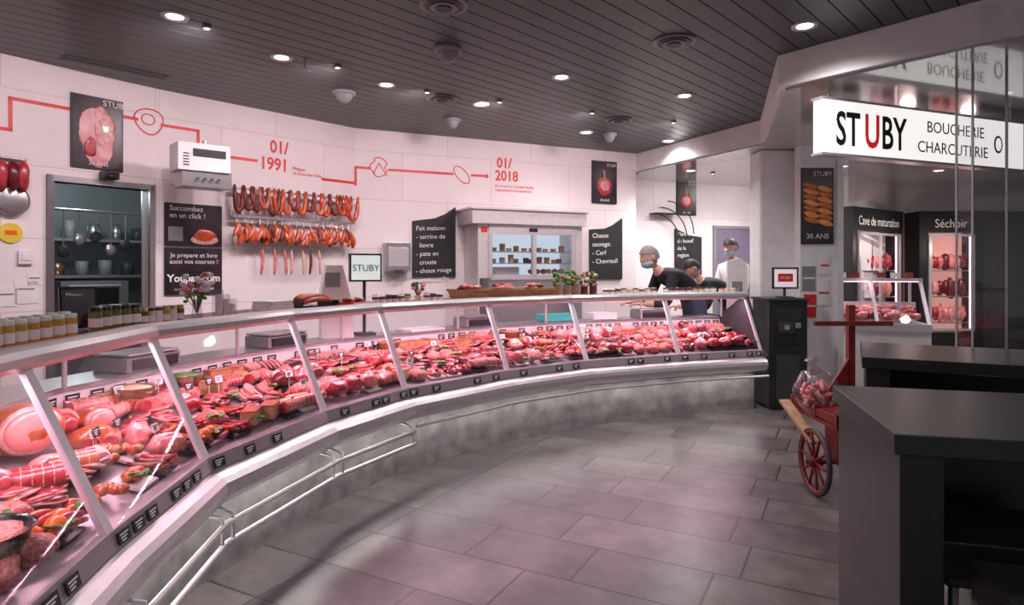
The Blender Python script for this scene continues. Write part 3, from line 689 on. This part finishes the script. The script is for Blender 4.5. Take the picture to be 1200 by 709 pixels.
for k in range(18):
    dx,dy,h_=random.uniform(-.08,.08),random.uniform(-.06,.06),random.uniform(.14,.25)
    b.tube([(p.x,p.y,SZ+.03),(p.x+dx*.4,p.y+dy*.4,SZ+h_*.6),(p.x+dx,p.y+dy,SZ+h_)],.002,green,5)
    b.ell((p.x+dx,p.y+dy,SZ+h_),(.02,.02,.015),random.choice([pinkfl,paper,saus_p]),8,6,nz=.5)
    if k%2: b.ell((p.x+dx*.8,p.y+dy*.7,SZ+h_*.7),(.02,.006,.01),green,8,5,R=Rz(k))
b.done('flower_vase')
b=B(); p,a=shelf(490,-.5)
b.lathe([(.03,0),(.035,.05),(.03,.055),(0,.05)],(p.x,p.y,SZ),cream,14)
for k in range(12):
    dx,dy,h_=random.uniform(-.05,.05),random.uniform(-.05,.05),random.uniform(.09,.17)
    b.tube([(p.x,p.y,SZ+.04),(p.x+dx,p.y+dy,SZ+h_)],.003,green,5); b.ell((p.x+dx,p.y+dy,SZ+h_),(.02,.02,.014),green if k%3 else pinkfl,8,6,nz=.5)
b.done('potted_plant')
b=B(); p,a=shelf(264,-.5)
for k in range(3): b.box(-.09+k*.06,-.04+k*.06,-.02,.02,0,.16-.03*k,glassd); b.box(-.085+k*.06,-.045+k*.06,-.01,0,.01,.13-.03*k,paper)
b.done('leaflet_holder',T4(p.x,p.y,SZ,a))
b=B(); p,a=shelf(320,-.5)
for k in range(3): b.obox((0,0,.012+.023*k),(.22-.01*k,.16,.022),Rz(.05*k),random.choice([paper,white_pl,fat]))
b.done('wrapping_paper_stack',T4(p.x,p.y,SZ,a))
b=B(); p,a=shelf(364,-.5)
b.box(-.18,.18,-.1,.1,0,.025,blackg); b.box(-.18,-.17,-.1,.1,.02,.055,blackg); b.box(.17,.18,-.1,.1,.02,.055,blackg)
for k in range(9): link(b,(-.14+.008*k,-.07+.02*k,.045+.02*(k%2)),(.14-.01*k,-.07+.02*k,.05+.02*(k%2)),.02,saus_o,.02)
b.done('smoked_sausage_tray',T4(p.x,p.y,SZ,a))
b=B(); p,a=shelf(414,-.45)
b.box(-.1,.1,-.08,.08,0,.03,red); b.box(-.09,.09,-.085,-.08,.005,.025,paper)
for k in range(5): b.ell((-.07+.035*k,0,.045),(.02,.05,.02),random.choice([saus_d,cream]),8,6,nz=.2)
b.done('sample_tray',T4(p.x,p.y,SZ,a))
for (u,sz) in [(550,.32),(589,.32),(627,.32)]:
    b=B(); p,a=shelf(u,-.52); l=sz/2
    b.add([(-l*.85,-.1,0),(l*.85,-.1,0),(l*.85,.1,0),(-l*.85,.1,0),(-l,-.13,.085),(l,-.13,.085),(l,.13,.085),(-l,.13,.085)],[(0,3,2,1),(0,1,5,4),(1,2,6,5),(2,3,7,6),(3,0,4,7)],wick)
    b.tube([(-l,-.13,.085),(l,-.13,.085),(l,.13,.085),(-l,.13,.085)],.01,wick,8,True)
    for z in (.025,.05): b.tube([(-l*.93,-.115-.01*z,z),(l*.93,-.115,z),(l*.93,.115,z),(-l*.93,.115,z)],.006,wick,6,True)
    for k in range(16): link(b,(random.uniform(-l*.8,l*.5),random.uniform(-.08,.08),.07+.05*random.random()),(random.uniform(-l*.5,l*.8),random.uniform(-.08,.08),.08+.05*random.random()),.019,random.choice([saus_d,fat,meat_p,saus_p]),.01)
    b.done('wicker_sausage_basket',T4(p.x,p.y,SZ,a))
b=B()
for k in range(5):
    p,a=shelf(653+k*10.5,-.5); x_,y_=p
    b.lathe([(.042,0),(.045,.01),(.045,.12),(.042,.12),(.0,.02)],(x_,y_,SZ),glassd,14); b.lathe([(.038,.008),(.038,.1)],(x_,y_,SZ),pate_m if k<3 else saus_d,12)
    for j in range(16): b.ell((x_+random.uniform(-.04,.04),y_+random.uniform(-.04,.04),SZ+.11+random.random()*.14),(.02,.012,.018),random.choice([green,pate_m,green]) if k<3 else random.choice([saus_d,pinkfl,green,cream]),7,5,nz=.5)
b.done('herb_pots')
def monitor(u,n,zc,w,h,name,txt=None,mat=screen_w,z0=.981,size=.1,tc=sign_k):
    p,a=shelf(u,n); b=B()
    b.box(-w/2,w/2,-.02,.02,zc-h/2,zc+h/2,blackg); b.box(-w/2+.015,w/2-.015,-.023,-.02,zc-h/2+.015,zc+h/2-.015,mat)
    b.cyl((0,.03,z0),(0,.03,zc),.014,dgrey,10); b.box(-.08,.08,-.05,.09,z0,z0+.02,dgrey)
    if txt: b.text(txt,size,0,zc-.03,-.026,tc,'CENTER')
    return b.done(name,T4(p.x,p.y,0,a*.6))
monitor(428,-.87,1.56,.28,.24,'customer_display_screen','STUBY',screen_w,size=.08)
b=B(); p,a=shelf(394,-.88)
b.polyxz([(-.13,.981),(.13,.981),(.11,1.3),(.04,1.58),(-.09,1.58),(-.13,1.35)],-.08,.08,white_pl); b.box(-.1,.02,-.085,-.08,1.4,1.52,mgrey)
b.done('ticket_scale_printer',T4(p.x,p.y,0,a*.5),bevel=.015)

# ------------------------------------------------------------ cash podium + column
b=B(); x0,x1,y0,y1=2.82,3.24,7.02,7.5
b.box(x0,x1,y0,y1,.03,1.2,black); b.box(x0+.03,x1-.03,y0+.03,y1-.03,0,.03,dgrey); b.box(x0-.02,x1+.02,y0-.02,y1+.02,1.2,1.225,dgrey)
b.box(x0+.06,x1-.06,y0-.008,y0,.72,1.12,blackg); b.box(x0+.1,x0+.26,y0-.03,y0-.008,.85,.97,dgrey); b.box(x0+.28,x0+.34,y0-.03,y0-.008,.9,.96,mgrey); b.box(x0+.08,x1-.08,y0-.01,y0,.1,.6,dgrey)
b.cyl((x0+.18,y0-.03,.91),(x0+.18,y0-.045,.91),.03,steel,14)
b.done('cash_desk',bevel=.006)
b=B(); b.box(-.14,.14,-.015,.015,.1,.34,black); b.box(-.12,.12,-.018,-.015,.12,.32,screen_p); b.box(-.08,.08,-.019,-.018,.18,.27,red); b.text('STUBY',.04,0,.21,-.021,paper,'CENTER'); b.cyl((0,.02,0),(0,.02,.2),.015,dgrey); b.box(-.08,.08,-.06,.08,0,.015,dgrey)
b.done('payment_screen',T4(3.05,7.15,1.226,-.1))
b=B(); b.polyxz([(-.12,0),(.1,0),(.1,.62),(.02,.68),(-.12,.64)],-.05,.05,white_pl); b.box(-.07,.05,-.055,-.05,.2,.4,mgrey)
b.done('receipt_printer',T4(2.72,7.72,1.0,-.2),bevel=.01)
b=B(); b.box(2.98,3.45,7.68,8.05,0,CZ2,white_p); b.box(2.97,3.46,7.67,8.06,0,.1,dgrey)
b.done('column',bevel=.03)
b=B(); px0,px1=X(938,7.4),X(984,7.4)
b.box(px0,px1,7.4,7.55,0,CZ2,white_p); b.box(px1-.05,px1+.02,7.35,7.6,0,CZ2,fascia_m); b.done('column_panel')
PW=Wall(((px0,7.4),(px1,7.4)))
poster(PW,938,197,286,976,'saus')
b=B()
for (u0,u1,v0,v1,m) in [(960,972,300,322,paper),(958,972,328,358,paper),(940,955,312,340,mgrey),(942,956,345,372,red)]:
    x0,z0=PW.p(u0,v1); x1,z1=PW.p(u1,v0); b.box(x0,x1,-.012,-.001,z0,z1,m); b.line([(x0+.02,(z0+z1)/2),(x1-.02,(z0+z1)/2)],.02,-.016,red if m is paper else paper)
b.done('notice_papers',PW.mw)

# ------------------------------------------------------------ shop sign
S=Wall(((2.38,4.97),(4.62,5.85)))
b=B(); zs0,zs1=2.45,2.86
b.box(0,S.L,-.05,.05,zs0,zs1,sign_l); b.box(-.02,S.L+.02,-.055,.055,zs0-.02,zs0,alu); b.box(-.02,S.L+.02,-.055,.055,zs1,zs1+.02,alu)
b.text('ST',.37,.12,zs0+.07,-.054,sign_k,sx=.66,bold=.006); b.text('U',.37,.425,zs0+.07,-.054,redl,sx=.66,bold=.008); b.text('BY',.37,.61,zs0+.07,-.054,sign_k,sx=.66,bold=.006)
b.text('BOUCHERIE',.135,1.5,zs0+.24,-.054,sign_k,'CENTER',sx=1.0); b.text('CHARCUTERIE',.135,1.47,zs0+.07,-.054,sign_k,'CENTER',sx=1.0)
cx_=2.05
b.ell((cx_,-.054,zs0+.2),(.06,.003,.08),sign_k,16,6); b.ell((cx_,-.056,zs0+.2),(.04,.003,.06),sign_l,16,6)
for xx in (.1,1.2,2.3): b.cyl((xx,0,zs1+.02),(xx,0,CZ2),.01,steel,8)
b.done('shop_sign',S.mw)
b=B()
gp=[(1122,4.6),(1141,4.45),(1181,4.3),(1215,4.2)]
for k,(u,d) in enumerate(gp):
    x_=X(u,d); b.box(x_-.003,x_+.003,d,d+.02,.05,CZ2,mgrey)
pts=[(X(u,d),d) for u,d in gp]
for a,c in zip(pts[:-1],pts[1:]):
    b.add([(a[0],a[1],.05),(c[0],c[1],.05),(c[0],c[1],CZ2),(a[0],a[1],CZ2)],[(0,1,2,3)],glassd)
b.box(3.1,3.7,4.18,4.7,0.0,.04,steel)
b.done('window_1')

# ------------------------------------------------------------ maturation cabinets
def cabinet(seg,label_,ht,name='meat_aging_cabinet'):
    W=Wall(seg); b=B(); Lw=W.L
    b.box(0,.14,-.05,.4,0,ht,black); b.box(Lw-.14,Lw,-.05,.4,0,ht,black); b.box(.14,Lw-.14,-.05,.4,0,.5,black); b.box(.14,Lw-.14,-.05,.4,ht-.35,ht,black)
    b.box(.14,Lw-.14,.25,.4,.5,ht-.35,cab_glow)
    z0,z1=.53,ht-.38; n=2 if Lw>1.3 else 1
    for k in range(n+1):
        xx=.16+(Lw-.32)*k/n; b.box(xx-.022,xx+.022,-.08,-.05,z0,z1,alu)
    b.box(.14,Lw-.14,-.08,-.05,z0,z0+.04,alu); b.box(.14,Lw-.14,-.08,-.05,z1-.04,z1,alu)
    b.text(label_,.2,Lw/2,ht-.27,-.055,chalk,'CENTER',sx=.85)
    for z in (z0+.12,z0+.55,z0+.98):
        b.box(.16,Lw-.16,.0,.23,z,z+.015,steel)
        for k in range(7):
            b.ell((.24+k*(Lw-.48)/6,.1,z+.15),(.05+.03*random.random(),.07,.09+.06*random.random()),random.choice([meat_r,meat_d,ham_i,saus_d,meat_p]),10,8,nz=.5)
    for xx in (.17,Lw-.17): b.box(xx-.01,xx+.01,-.02,.0,z0,z1,led_p)
    b.done(name,W.mw)
cabinet(((5.13,9.72),(6.5,10.72)),'Cave de maturation',2.5)
cabinet(((6.72,10.6),(7.72,10.55)),'Séchoir',2.5)
b=B(); b.box(7.75,12.2,10.55,10.9,0,2.5,dgrey)
for k in range(5): b.box(7.85+k*.87,8.65+k*.87,10.5,10.55,.1,2.4,dgrey); b.cyl((8.55+k*.87,10.48,1.0),(8.55+k*.87,10.48,1.5),.015,alu)
b.done('storage_cabinet_row')
b=B(); W=Wall(((4.1,8.35),(5.3,8.0)))
b.box(0,1.2,0,.8,.0,.75,white_p); b.box(0,1.2,-.03,.8,.75,.85,alu); b.box(0,1.2,.6,.63,.85,1.1,white_pl)
for xx in (0,.58,1.16): b.add([(xx,0,.85),(xx+.04,0,.85),(xx+.04,.35,1.4),(xx,.35,1.4),(xx,.03,.85),(xx+.04,.03,.85),(xx+.04,.38,1.4),(xx,.38,1.4)],[(0,1,2,3),(4,7,6,5),(0,3,7,4),(1,5,6,2),(0,4,5,1),(3,2,6,7)],bar_m); b.box(xx,xx+.03,.75,.78,.85,1.4,alu)
b.box(0,1.2,.33,.8,1.4,1.42,glassd); b.box(0,1.2,.32,.36,1.385,1.425,alu)
b.box(0.02,1.18,.34,.38,1.375,1.385,led_p)
for k in range(90):
    yy=random.uniform(.12,.55); b.ell((random.uniform(.08,1.12),yy,.88+.2*yy+random.random()*.05),(.06,.05,.04),random.choice([meat_r,meat_p,mince,fat,saus_p,meat_d]),9,6,nz=.5)
for k in range(7): b.obox((.1+k*.16,.4,1.425+.04),(.11,.006,.07),Matrix.Rotation(-.2,3,'X'),paper if k%2 else redp)
b.add([(0.02,.01,.86),(1.18,.01,.86),(1.18,.36,1.4),(.02,.36,1.4)],[(0,1,2,3)],glass); b.done('small_display_counter',W.mw)

# ------------------------------------------------------------ bar tables
def table(cx,cy,ang,Lx,Wd,name='bar_table'):
    b=B()
    b.box(0,Lx,0,Wd,.985,1.05,table_m); b.box(.02,.14,.02,Wd-.02,0,.985,table_m); b.box(Lx-.14,Lx-.02,.02,Wd-.02,0,.985,table_m); b.box(.14,Lx-.14,Wd*.9,Wd*.95,.6,.985,table_m)
    b.done(name,T4(cx,cy,0,ang),bevel=.004)
table(1.16,1.94,math.radians(-15),1.7,.84)
table(1.99,3.64,math.radians(-28),1.8,.84)
def stool(x,y,a,name='bar_stool'):
    b=B(); b.box(-.21,.21,-.17,.17,.5,.54,dgrey)
    b.box(-.23,.23,-.19,.19,.54,.66,leather)
    for sx in (-1,1):
        for sy in (-1,1): b.tube([(sx*.18,sy*.14,.5),(sx*.2,sy*.17,0)],.016,alu_d,8)
    b.tube([(sx_*.195,sy_*.16,.2) for sx_,sy_ in ((-1,-1),(1,-1),(1,1),(-1,1))],.01,alu_d,8,True)
    b.done(name,T4(x,y,0,a),bevel=.025)
stool(1.58,1.72,-.26); stool(1.68,2.22,-.26); stool(2.3,3.2,-.49)

# ------------------------------------------------------------ cart
b=B()
r=.22
def wheel(x,y):
    b.tube([(x,y+r*.93*math.cos(a*math.pi/14),.225+r*.93*math.sin(a*math.pi/14)) for a in range(28)],.016,redp,8,True)
    b.tube([(x,y+r*math.cos(a*math.pi/14),.225+r*math.sin(a*math.pi/14)) for a in range(28)],.01,dgrey,8,True,flat=1.6)
    b.cyl((x-.045,y,.225),(x+.045,y,.225),.035,redp,14); b.cyl((x-.06,y,.225),(x+.06,y,.225),.014,dgrey,10)
    for k in range(10):
        a=k*math.pi/5+.1; b.tube([(x,y+.03*math.cos(a),.225+.03*math.sin(a)),(x,y+r*.9*math.cos(a),.225+r*.9*math.sin(a))],[.013,.009],redp,6)
wheel(2.08,4.4); wheel(2.72,4.4); b.cyl((2.08,4.4,.225),(2.72,4.4,.225),.018,dgrey)
b.box(2.16,2.66,4.25,4.95,.47,.495,redp)
for xx in (2.16,2.64):
    b.box(xx,xx+.02,4.25,4.95,.51,.56,redp)
    for yy in (4.25,4.55,4.92): b.box(xx-.005,xx+.025,yy,yy+.03,.49,.58,redp)
for yy in (4.25,4.93): b.box(2.16,2.66,yy,yy+.02,.51,.56,redp)
b.box(2.2,2.24,4.3,4.5,.22,.47,redp); b.box(2.56,2.6,4.3,4.5,.22,.47,redp)
b.box(2.595,2.645,4.93,4.98,.47,1.27,redp); b.obox((2.62,4.915,1.13),(.60,.03,.035),Matrix.Identity(3),redp)
b.add([(2.34,4.93,.47),(2.6,4.93,.47),(2.6,4.93,.86),(2.34,4.96,.47),(2.6,4.96,.47),(2.6,4.96,.86)],[(0,1,2),(3,5,4),(0,3,4,1),(1,4,5,2),(2,5,3,0)],redp)
b.obox((2.10,4.68,.44),(.08,.55,.02),Matrix.Rotation(.35,3,'X'),wood)
b.done('wooden_handcart')
b=B()
for k in range(50):
    link(b,(2.22+random.uniform(-.08,.08),4.66+random.uniform(-.1,.1),.54+.17*random.random()),(2.22+random.uniform(-.1,.1),4.68+random.uniform(-.1,.1),.54+.19*random.random()),.022,random.choice([saus_p,fat,meat_p,ham_i]),.01,6)
b.ell((2.22,4.67,.65),(.15,.16,.16),bagm,16,10,nz=.3); b.tube([(2.22,4.67,.79),(2.2,4.67,.84),(2.18,4.66,.89)],[.05,.015,.05],bagm,10); b.done('bagged_sausages')

# ------------------------------------------------------------ ceiling fixtures
def cpnt(u,v,z=CZ): d=(z-H)*F/(HV-v); return X(u,d),d
def addlight(x,y,z,e,col,size=150,blend=.8,rad=.06,tgt=None,name='downlight_or_added_lamp'):
    L=bpy.data.lights.new(name,'SPOT'); L.energy=e; L.color=col; L.spot_size=math.radians(size); L.spot_blend=blend; L.shadow_soft_size=rad
    o=bpy.data.objects.new(name,L); bpy.context.collection.objects.link(o); 
    if tgt: o.matrix_world=Matrix.Translation((x,y,z))@(Vector(tgt)-Vector((x,y,z))).to_track_quat('-Z','Y').to_matrix().to_4x4()
    else: o.location=(x,y,z)
DL=[(205,19),(330,67),(453,99),(563,122),(658,90),(802,112),(943,30),(687,155),(783,165)]
for u,v in DL:
    x,y=cpnt(u,v); b=B(); b.lathe([(.055,-.004),(.085,-.012),(.09,0)],(x,y,CZ),white_pl,24); b.cyl((x,y,CZ-.004),(x,y,CZ-.006),.055,lamp_w,20); b.done('ceiling_downlight')
    addlight(x,y,CZ-.03,{802:120,943:95,563:45,687:45}.get(u,62),(1,.86,.89) if u<600 else (1,.92,.94),150)
for (x,y) in [(0.2,1.6),(1.6,2.6),(-.8,-.5),(1.2,-.8)]:
    b=B(); b.lathe([(.055,-.004),(.085,-.012),(.09,0)],(x,y,CZ),white_pl,24); b.cyl((x,y,CZ-.004),(x,y,CZ-.006),.055,lamp_w,20); b.done('ceiling_downlight')
    addlight(x,y,CZ-.03,48,(1,.92,.94),150)
for (x,y,e_) in [(2.6,9.3,150),(3.9,9.9,140),(4.6,8.9,80),(6.2,9.3,110),(7.4,8.8,90),(5.3,6.9,60),(8,6.5,60)]:
    b=B(); b.lathe([(.05,-.004),(.08,-.012),(.085,0)],(x,y,CZ2),white_pl,24); b.cyl((x,y,CZ2-.004),(x,y,CZ2-.006),.055,lamp_w,20); b.done('ceiling_downlight')
    addlight(x,y,CZ2-.03,e_,(1,.93,.93),150)
for W,ss,zc_ in ((A,(1.6,3.0,4.2),CZ),(Bw,(.7,1.7),CZ),(C,(1.1,2.2,3.3),CZ),(D,(.9,2.2),CZ2)):  # spots added to brighten the walls, dressed with small fixture discs
    for s_ in ss:
        dd_=1.9 if zc_==CZ else 1.1
        p=W.mw@Vector((s_,-dd_,zc_)); q=W.mw@Vector((s_,0,2.0)); b=B(); b.cyl((p.x,p.y,zc_),(p.x,p.y,zc_-.02),.03,mgrey,14); b.cyl((p.x,p.y,zc_-.02),(p.x,p.y,zc_-.022),.02,lamp_s,14); b.done('added_wall_washer')
        addlight(p.x,p.y,zc_-.04,72 if zc_==CZ else 40,(1,.77,.82) if zc_==CZ else (1,.9,.9),140,1,.1,(q.x,q.y,q.z))
for u,v,r in [(525,57,.09),(403,108,.09),(530,140,.08),(687,157,.07)]:
    x,y=cpnt(u,v); xx=x+(.3 if u==687 else 0); b=B(); b.lathe([(0,-.11),(r*.5,-.1),(r*.85,-.06),(r,-.02),(r,0)],(xx,y,CZ),mgrey,20); b.lathe([(r,-.03),(r*1.25,-.02),(r*1.25,0)],(xx,y,CZ),mgrey,20); b.done('ceiling_speaker')
for u,v in [(520,5),(790,48),(518,115),(725,140)]:
    x,y=cpnt(u,v); b=B()
    for k_,r in enumerate((.16,.125,.09,.055)): b.lathe([(r,-.012-.008*k_),(r-.02,-.002),(r,0)],(x,y,CZ),mgrey if k_%2==0 else dgrey,28)
    b.cyl((x,y,CZ),(x,y,CZ-.003),.15,black,28); b.done('ceiling_air_diffuser')
x,y=cpnt(358,72); b=B(); b.cyl((x,y,CZ),(x,y,CZ-.06),.012,mgrey); b.cyl((x,y,CZ-.06),(x,y,CZ-.065),.03,mgrey,14); b.done('sprinkler_head')
b=B(); p1=Vector(cpnt(72,65)); p2=Vector(cpnt(196,91)); m=(p1+p2)/2; dd=p2-p1; a=math.atan2(dd.y,dd.x); Lh=dd.length/2
b.box(-Lh,Lh,-.09,.09,-.006,0,dgrey); b.box(-Lh+.02,Lh-.02,-.07,-.01,-.012,-.006,black); b.box(-Lh+.02,Lh-.02,.01,.07,-.012,-.006,black); b.done('linear_air_vent',T4(m.x,m.y,CZ,a))

for i in range(N-1):
    p=cp(i,.5,-.30); t=off(i+1,-.3)-off(i,-.3)
    L=bpy.data.lights.new('case_lamp','AREA'); L.shape='RECTANGLE'; L.size=t.length*.9; L.size_y=.03; L.energy=(8.5 if i>3 else 6.5)*t.length; L.color=(1,.60,.74)
    o=bpy.data.objects.new('case_lamp',L); bpy.context.collection.objects.link(o); o.location=(p.x,p.y,1.205); o.rotation_euler=(0,0,math.atan2(t.y,t.x)); o.parent=E
    p=cp(i,.5,-.0); L=bpy.data.lights.new('plinth_lamp','AREA'); L.shape='RECTANGLE'; L.size=t.length*.9; L.size_y=.03; L.energy=2.6*t.length; L.color=(1,.95,.95)
    o=bpy.data.objects.new('plinth_lamp',L); bpy.context.collection.objects.link(o); o.location=(p.x,p.y,.415); o.rotation_euler=(0,0,math.atan2(t.y,t.x)); o.parent=E
for pos,e_,c_ in [((6.0,9.7,1.9),6,(1,.7,.65)),((7.2,10.1,1.9),5,(1,.7,.65)),((4.7,8.5,1.35),2.5,(1,.6,.7))]:
    L=bpy.data.lights.new('cabinet_lamp','POINT'); L.energy=e_; L.color=c_; L.shadow_soft_size=.1; o=bpy.data.objects.new('cabinet_lamp',L); bpy.context.collection.objects.link(o); o.location=pos

# ------------------------------------------------------------ people
def skinmesh(vs,es,rs):
    me=bpy.data.meshes.new('sk'); me.from_pydata(vs,es,[]); ob=bpy.data.objects.new('sk',me); bpy.context.collection.objects.link(ob)
    md=ob.modifiers.new('s','SKIN'); md.use_smooth_shade=True
    for k,r in enumerate(rs):
        sv=me.skin_vertices[0].data[k]; sv.radius=r if isinstance(r,tuple) else (r,r); sv.use_root=(k==0)
    ms=ob.modifiers.new('u','SUBSURF'); ms.levels=2; ms.render_levels=2
    bpy.context.view_layer.update(); dg=bpy.context.evaluated_depsgraph_get(); m2=bpy.data.meshes.new_from_object(ob.evaluated_get(dg))
    V=[v.co.copy() for v in m2.vertices]; Fs=[tuple(p.vertices) for p in m2.polygons]
    bpy.data.objects.remove(ob); bpy.data.meshes.remove(me); bpy.data.meshes.remove(m2); return V,Fs
def person(name,loc,rz,sc,lean,top,hair,mask,headtilt=0.3):
    b=B()
    la=lean
    def up(h,x=0,y=0):
        a=la*min(1,h/.5+.2)
        return Vector((x,-math.sin(a)*h+y*math.cos(a),.95+math.cos(a)*h+y*math.sin(a)*-1))
    vs=[up(0),up(.14),up(.30),up(.44),up(.52),up(.60)]; rs=[(.16,.12),(.15,.12),(.17,.13),(.15,.11),(.06,.06),(.05,.05)]; lab=['p','t','t','t','n','n']
    es=[(0,1),(1,2),(2,3),(3,4),(4,5)]
    tops=[]
    for sgn in (-1,1):
        i0=len(vs); sh=up(.43,sgn*.18)
        el=sh+Vector((sgn*.06,-.05-.05*la,-.28)); wr=el+Vector((-sgn*.08,-.23,.0 if la>.2 else -.06)); 
        vs+=[sh,el,wr]; rs+=[.07,.05,.032]; lab+=['t','t','s']; es+=[(3,i0),(i0,i0+1),(i0+1,i0+2)]; tops.append((el,wr,sgn))
        j0=len(vs); vs+=[Vector((sgn*.1,.0,.86)),Vector((sgn*.11,-.02,.48)),Vector((sgn*.11,.02,.09)),Vector((sgn*.12,-.13,.045))]; rs+=[.095,.062,.042,.04]; lab+=['p','p','p','f']; es+=[(0,j0),(j0,j0+1),(j0+1,j0+2),(j0+2,j0+3)]
    V,Fs=skinmesh([tuple(v) for v in vs],es,rs)
    mp={'p':cl_blue if top is not cl_white else cl_white,'t':top,'n':skin,'s':skin,'f':shoe}
    groups={}
    for f in Fs:
        c=sum((V[i] for i in f),Vector())/len(f); k=min(range(len(vs)),key=lambda q:(vs[q]-c).length-(.03 if lab[q]=='t' else 0)); groups.setdefault(lab[k],[]).append(f)
    for k,fl in groups.items(): b.add(V,fl,mp[k],True)
    for el,wr,sgn in tops:
        d=(wr-el).normalized(); side=d.cross(Vector((0,0,1))).normalized()
        pc=wr+d*.05
        hv=[wr-d*.02,wr+d*.03,pc+d*.03]; hr=[(.028,.022),(.034,.018),(.036,.015)]; he=[(0,1),(1,2)]
        Vh,Fh=skinmesh([tuple(v) for v in hv],he,hr); b.add(Vh,Fh,skin,True)
        for k in range(4):
            base=pc+d*.02+side*(-.027+.018*k); l=[.06,.072,.068,.052][k]
            ch=[base,base+d*l*.5,base+d*l*.8+Vector((0,0,-.018)),base+d*l*.9+Vector((0,0,-.036))]
            Vf,Ff=skinmesh([tuple(v) for v in ch],[(0,1),(1,2),(2,3)],[.0095,.0088,.008,.0065]); b.add(Vf,Ff,skin,True)
        base=wr+d*.03-side*sgn*.025; ch=[base,base+d*.025-side*sgn*.025,base+d*.05-side*sgn*.03+Vector((0,0,-.01))]
        Vf,Ff=skinmesh([tuple(v) for v in ch],[(0,1),(1,2)],[.012,.010,.008]); b.add(Vf,Ff,skin,True)
    hc=up(.60)+Vector((0,-.02-.03*la,.09)); R=Matrix.Rotation(headtilt,3,'X')
    def face(u,p):
        p=p.copy()
        if u.z<-.1: p.x*=1+.35*(u.z+.1); p.y*=1-.05*abs(u.z)
        if u.y<-.85 and abs(u.z+.08)<.28: p.y-=.02*(1-abs(u.z+.1)/.3)
        if u.y<-.6 and .02<u.z<.25 and .2<abs(u.x)<.6: p.y+=.007
        if u.y>.3 and u.z<-.3: p.y*=.85
        return p
    b.ell(hc,(.077,.098,.118),skin,28,22,R=R,fn=face)
    b.ell(hc,(.086,.108,.128),hair,28,20,R=R,keep=lambda m:(m.z>.5) or (m.y>.05 and m.z>-.35) or (m.y>-.35 and m.z>.25))
    for sx in (-1,1):
        b.ell(hc+R@Vector((sx*.08,.005,-.005)),(.012,.02,.032),skin,10,8,R=R)
        b.ell(hc+R@Vector((sx*.03,-.088,.012)),(.013,.006,.007),paper,8,6,R=R); b.ell(hc+R@Vector((sx*.03,-.093,.012)),(.006,.004,.006),hair_k,8,6,R=R); b.ell(hc+R@Vector((sx*.03,-.092,.034)),(.018,.005,.004),hair,8,5,R=R)
    if mask: 
        b.ell(hc+R@Vector((0,-.012,-.05)),(.074,.104,.062),maskm,20,12,R=R,keep=lambda m:m.y<-.15)
        for sx in (-1,1): b.tube([hc+R@Vector((sx*.06,-.06,-.03)),hc+R@Vector((sx*.084,.0,0))],.002,paper,5)
    else: b.ell(hc+R@Vector((0,-.087,-.062)),(.026,.008,.007),redp,10,6,R=R)
    b.done(name,T4(loc[0],loc[1],0,rz)@Matrix.Scale(sc,4))
person('shop_customer_man',(2.32,8.1),math.radians(-78),1.2,.9,cl_black,hair_g,True,headtilt=.35)
person('shop_customer_woman',(3.02,8.75),math.radians(-85),1.1,.9,cl_black,hair_k,False,headtilt=.7)
person('butcher_man',(3.34,9.55),math.radians(-60),1.14,.12,cl_white,hair_k,True,headtilt=.35)

# ------------------------------------------------------------ world + camera
w=bpy.data.worlds.new('W'); scene.world=w; w.use_nodes=True; w.node_tree.nodes['Background'].inputs[0].default_value=(.82,.8,.83,1); w.node_tree.nodes['Background'].inputs[1].default_value=.45
cam=bpy.data.cameras.new('camera'); cam.lens=22.5; cam.sensor_width=36; cam.shift_y=-39.5/1200
co=bpy.data.objects.new('camera',cam); bpy.context.collection.objects.link(co); co.location=(0,0,H); co.rotation_euler=(math.radians(90),0,0); scene.camera=co
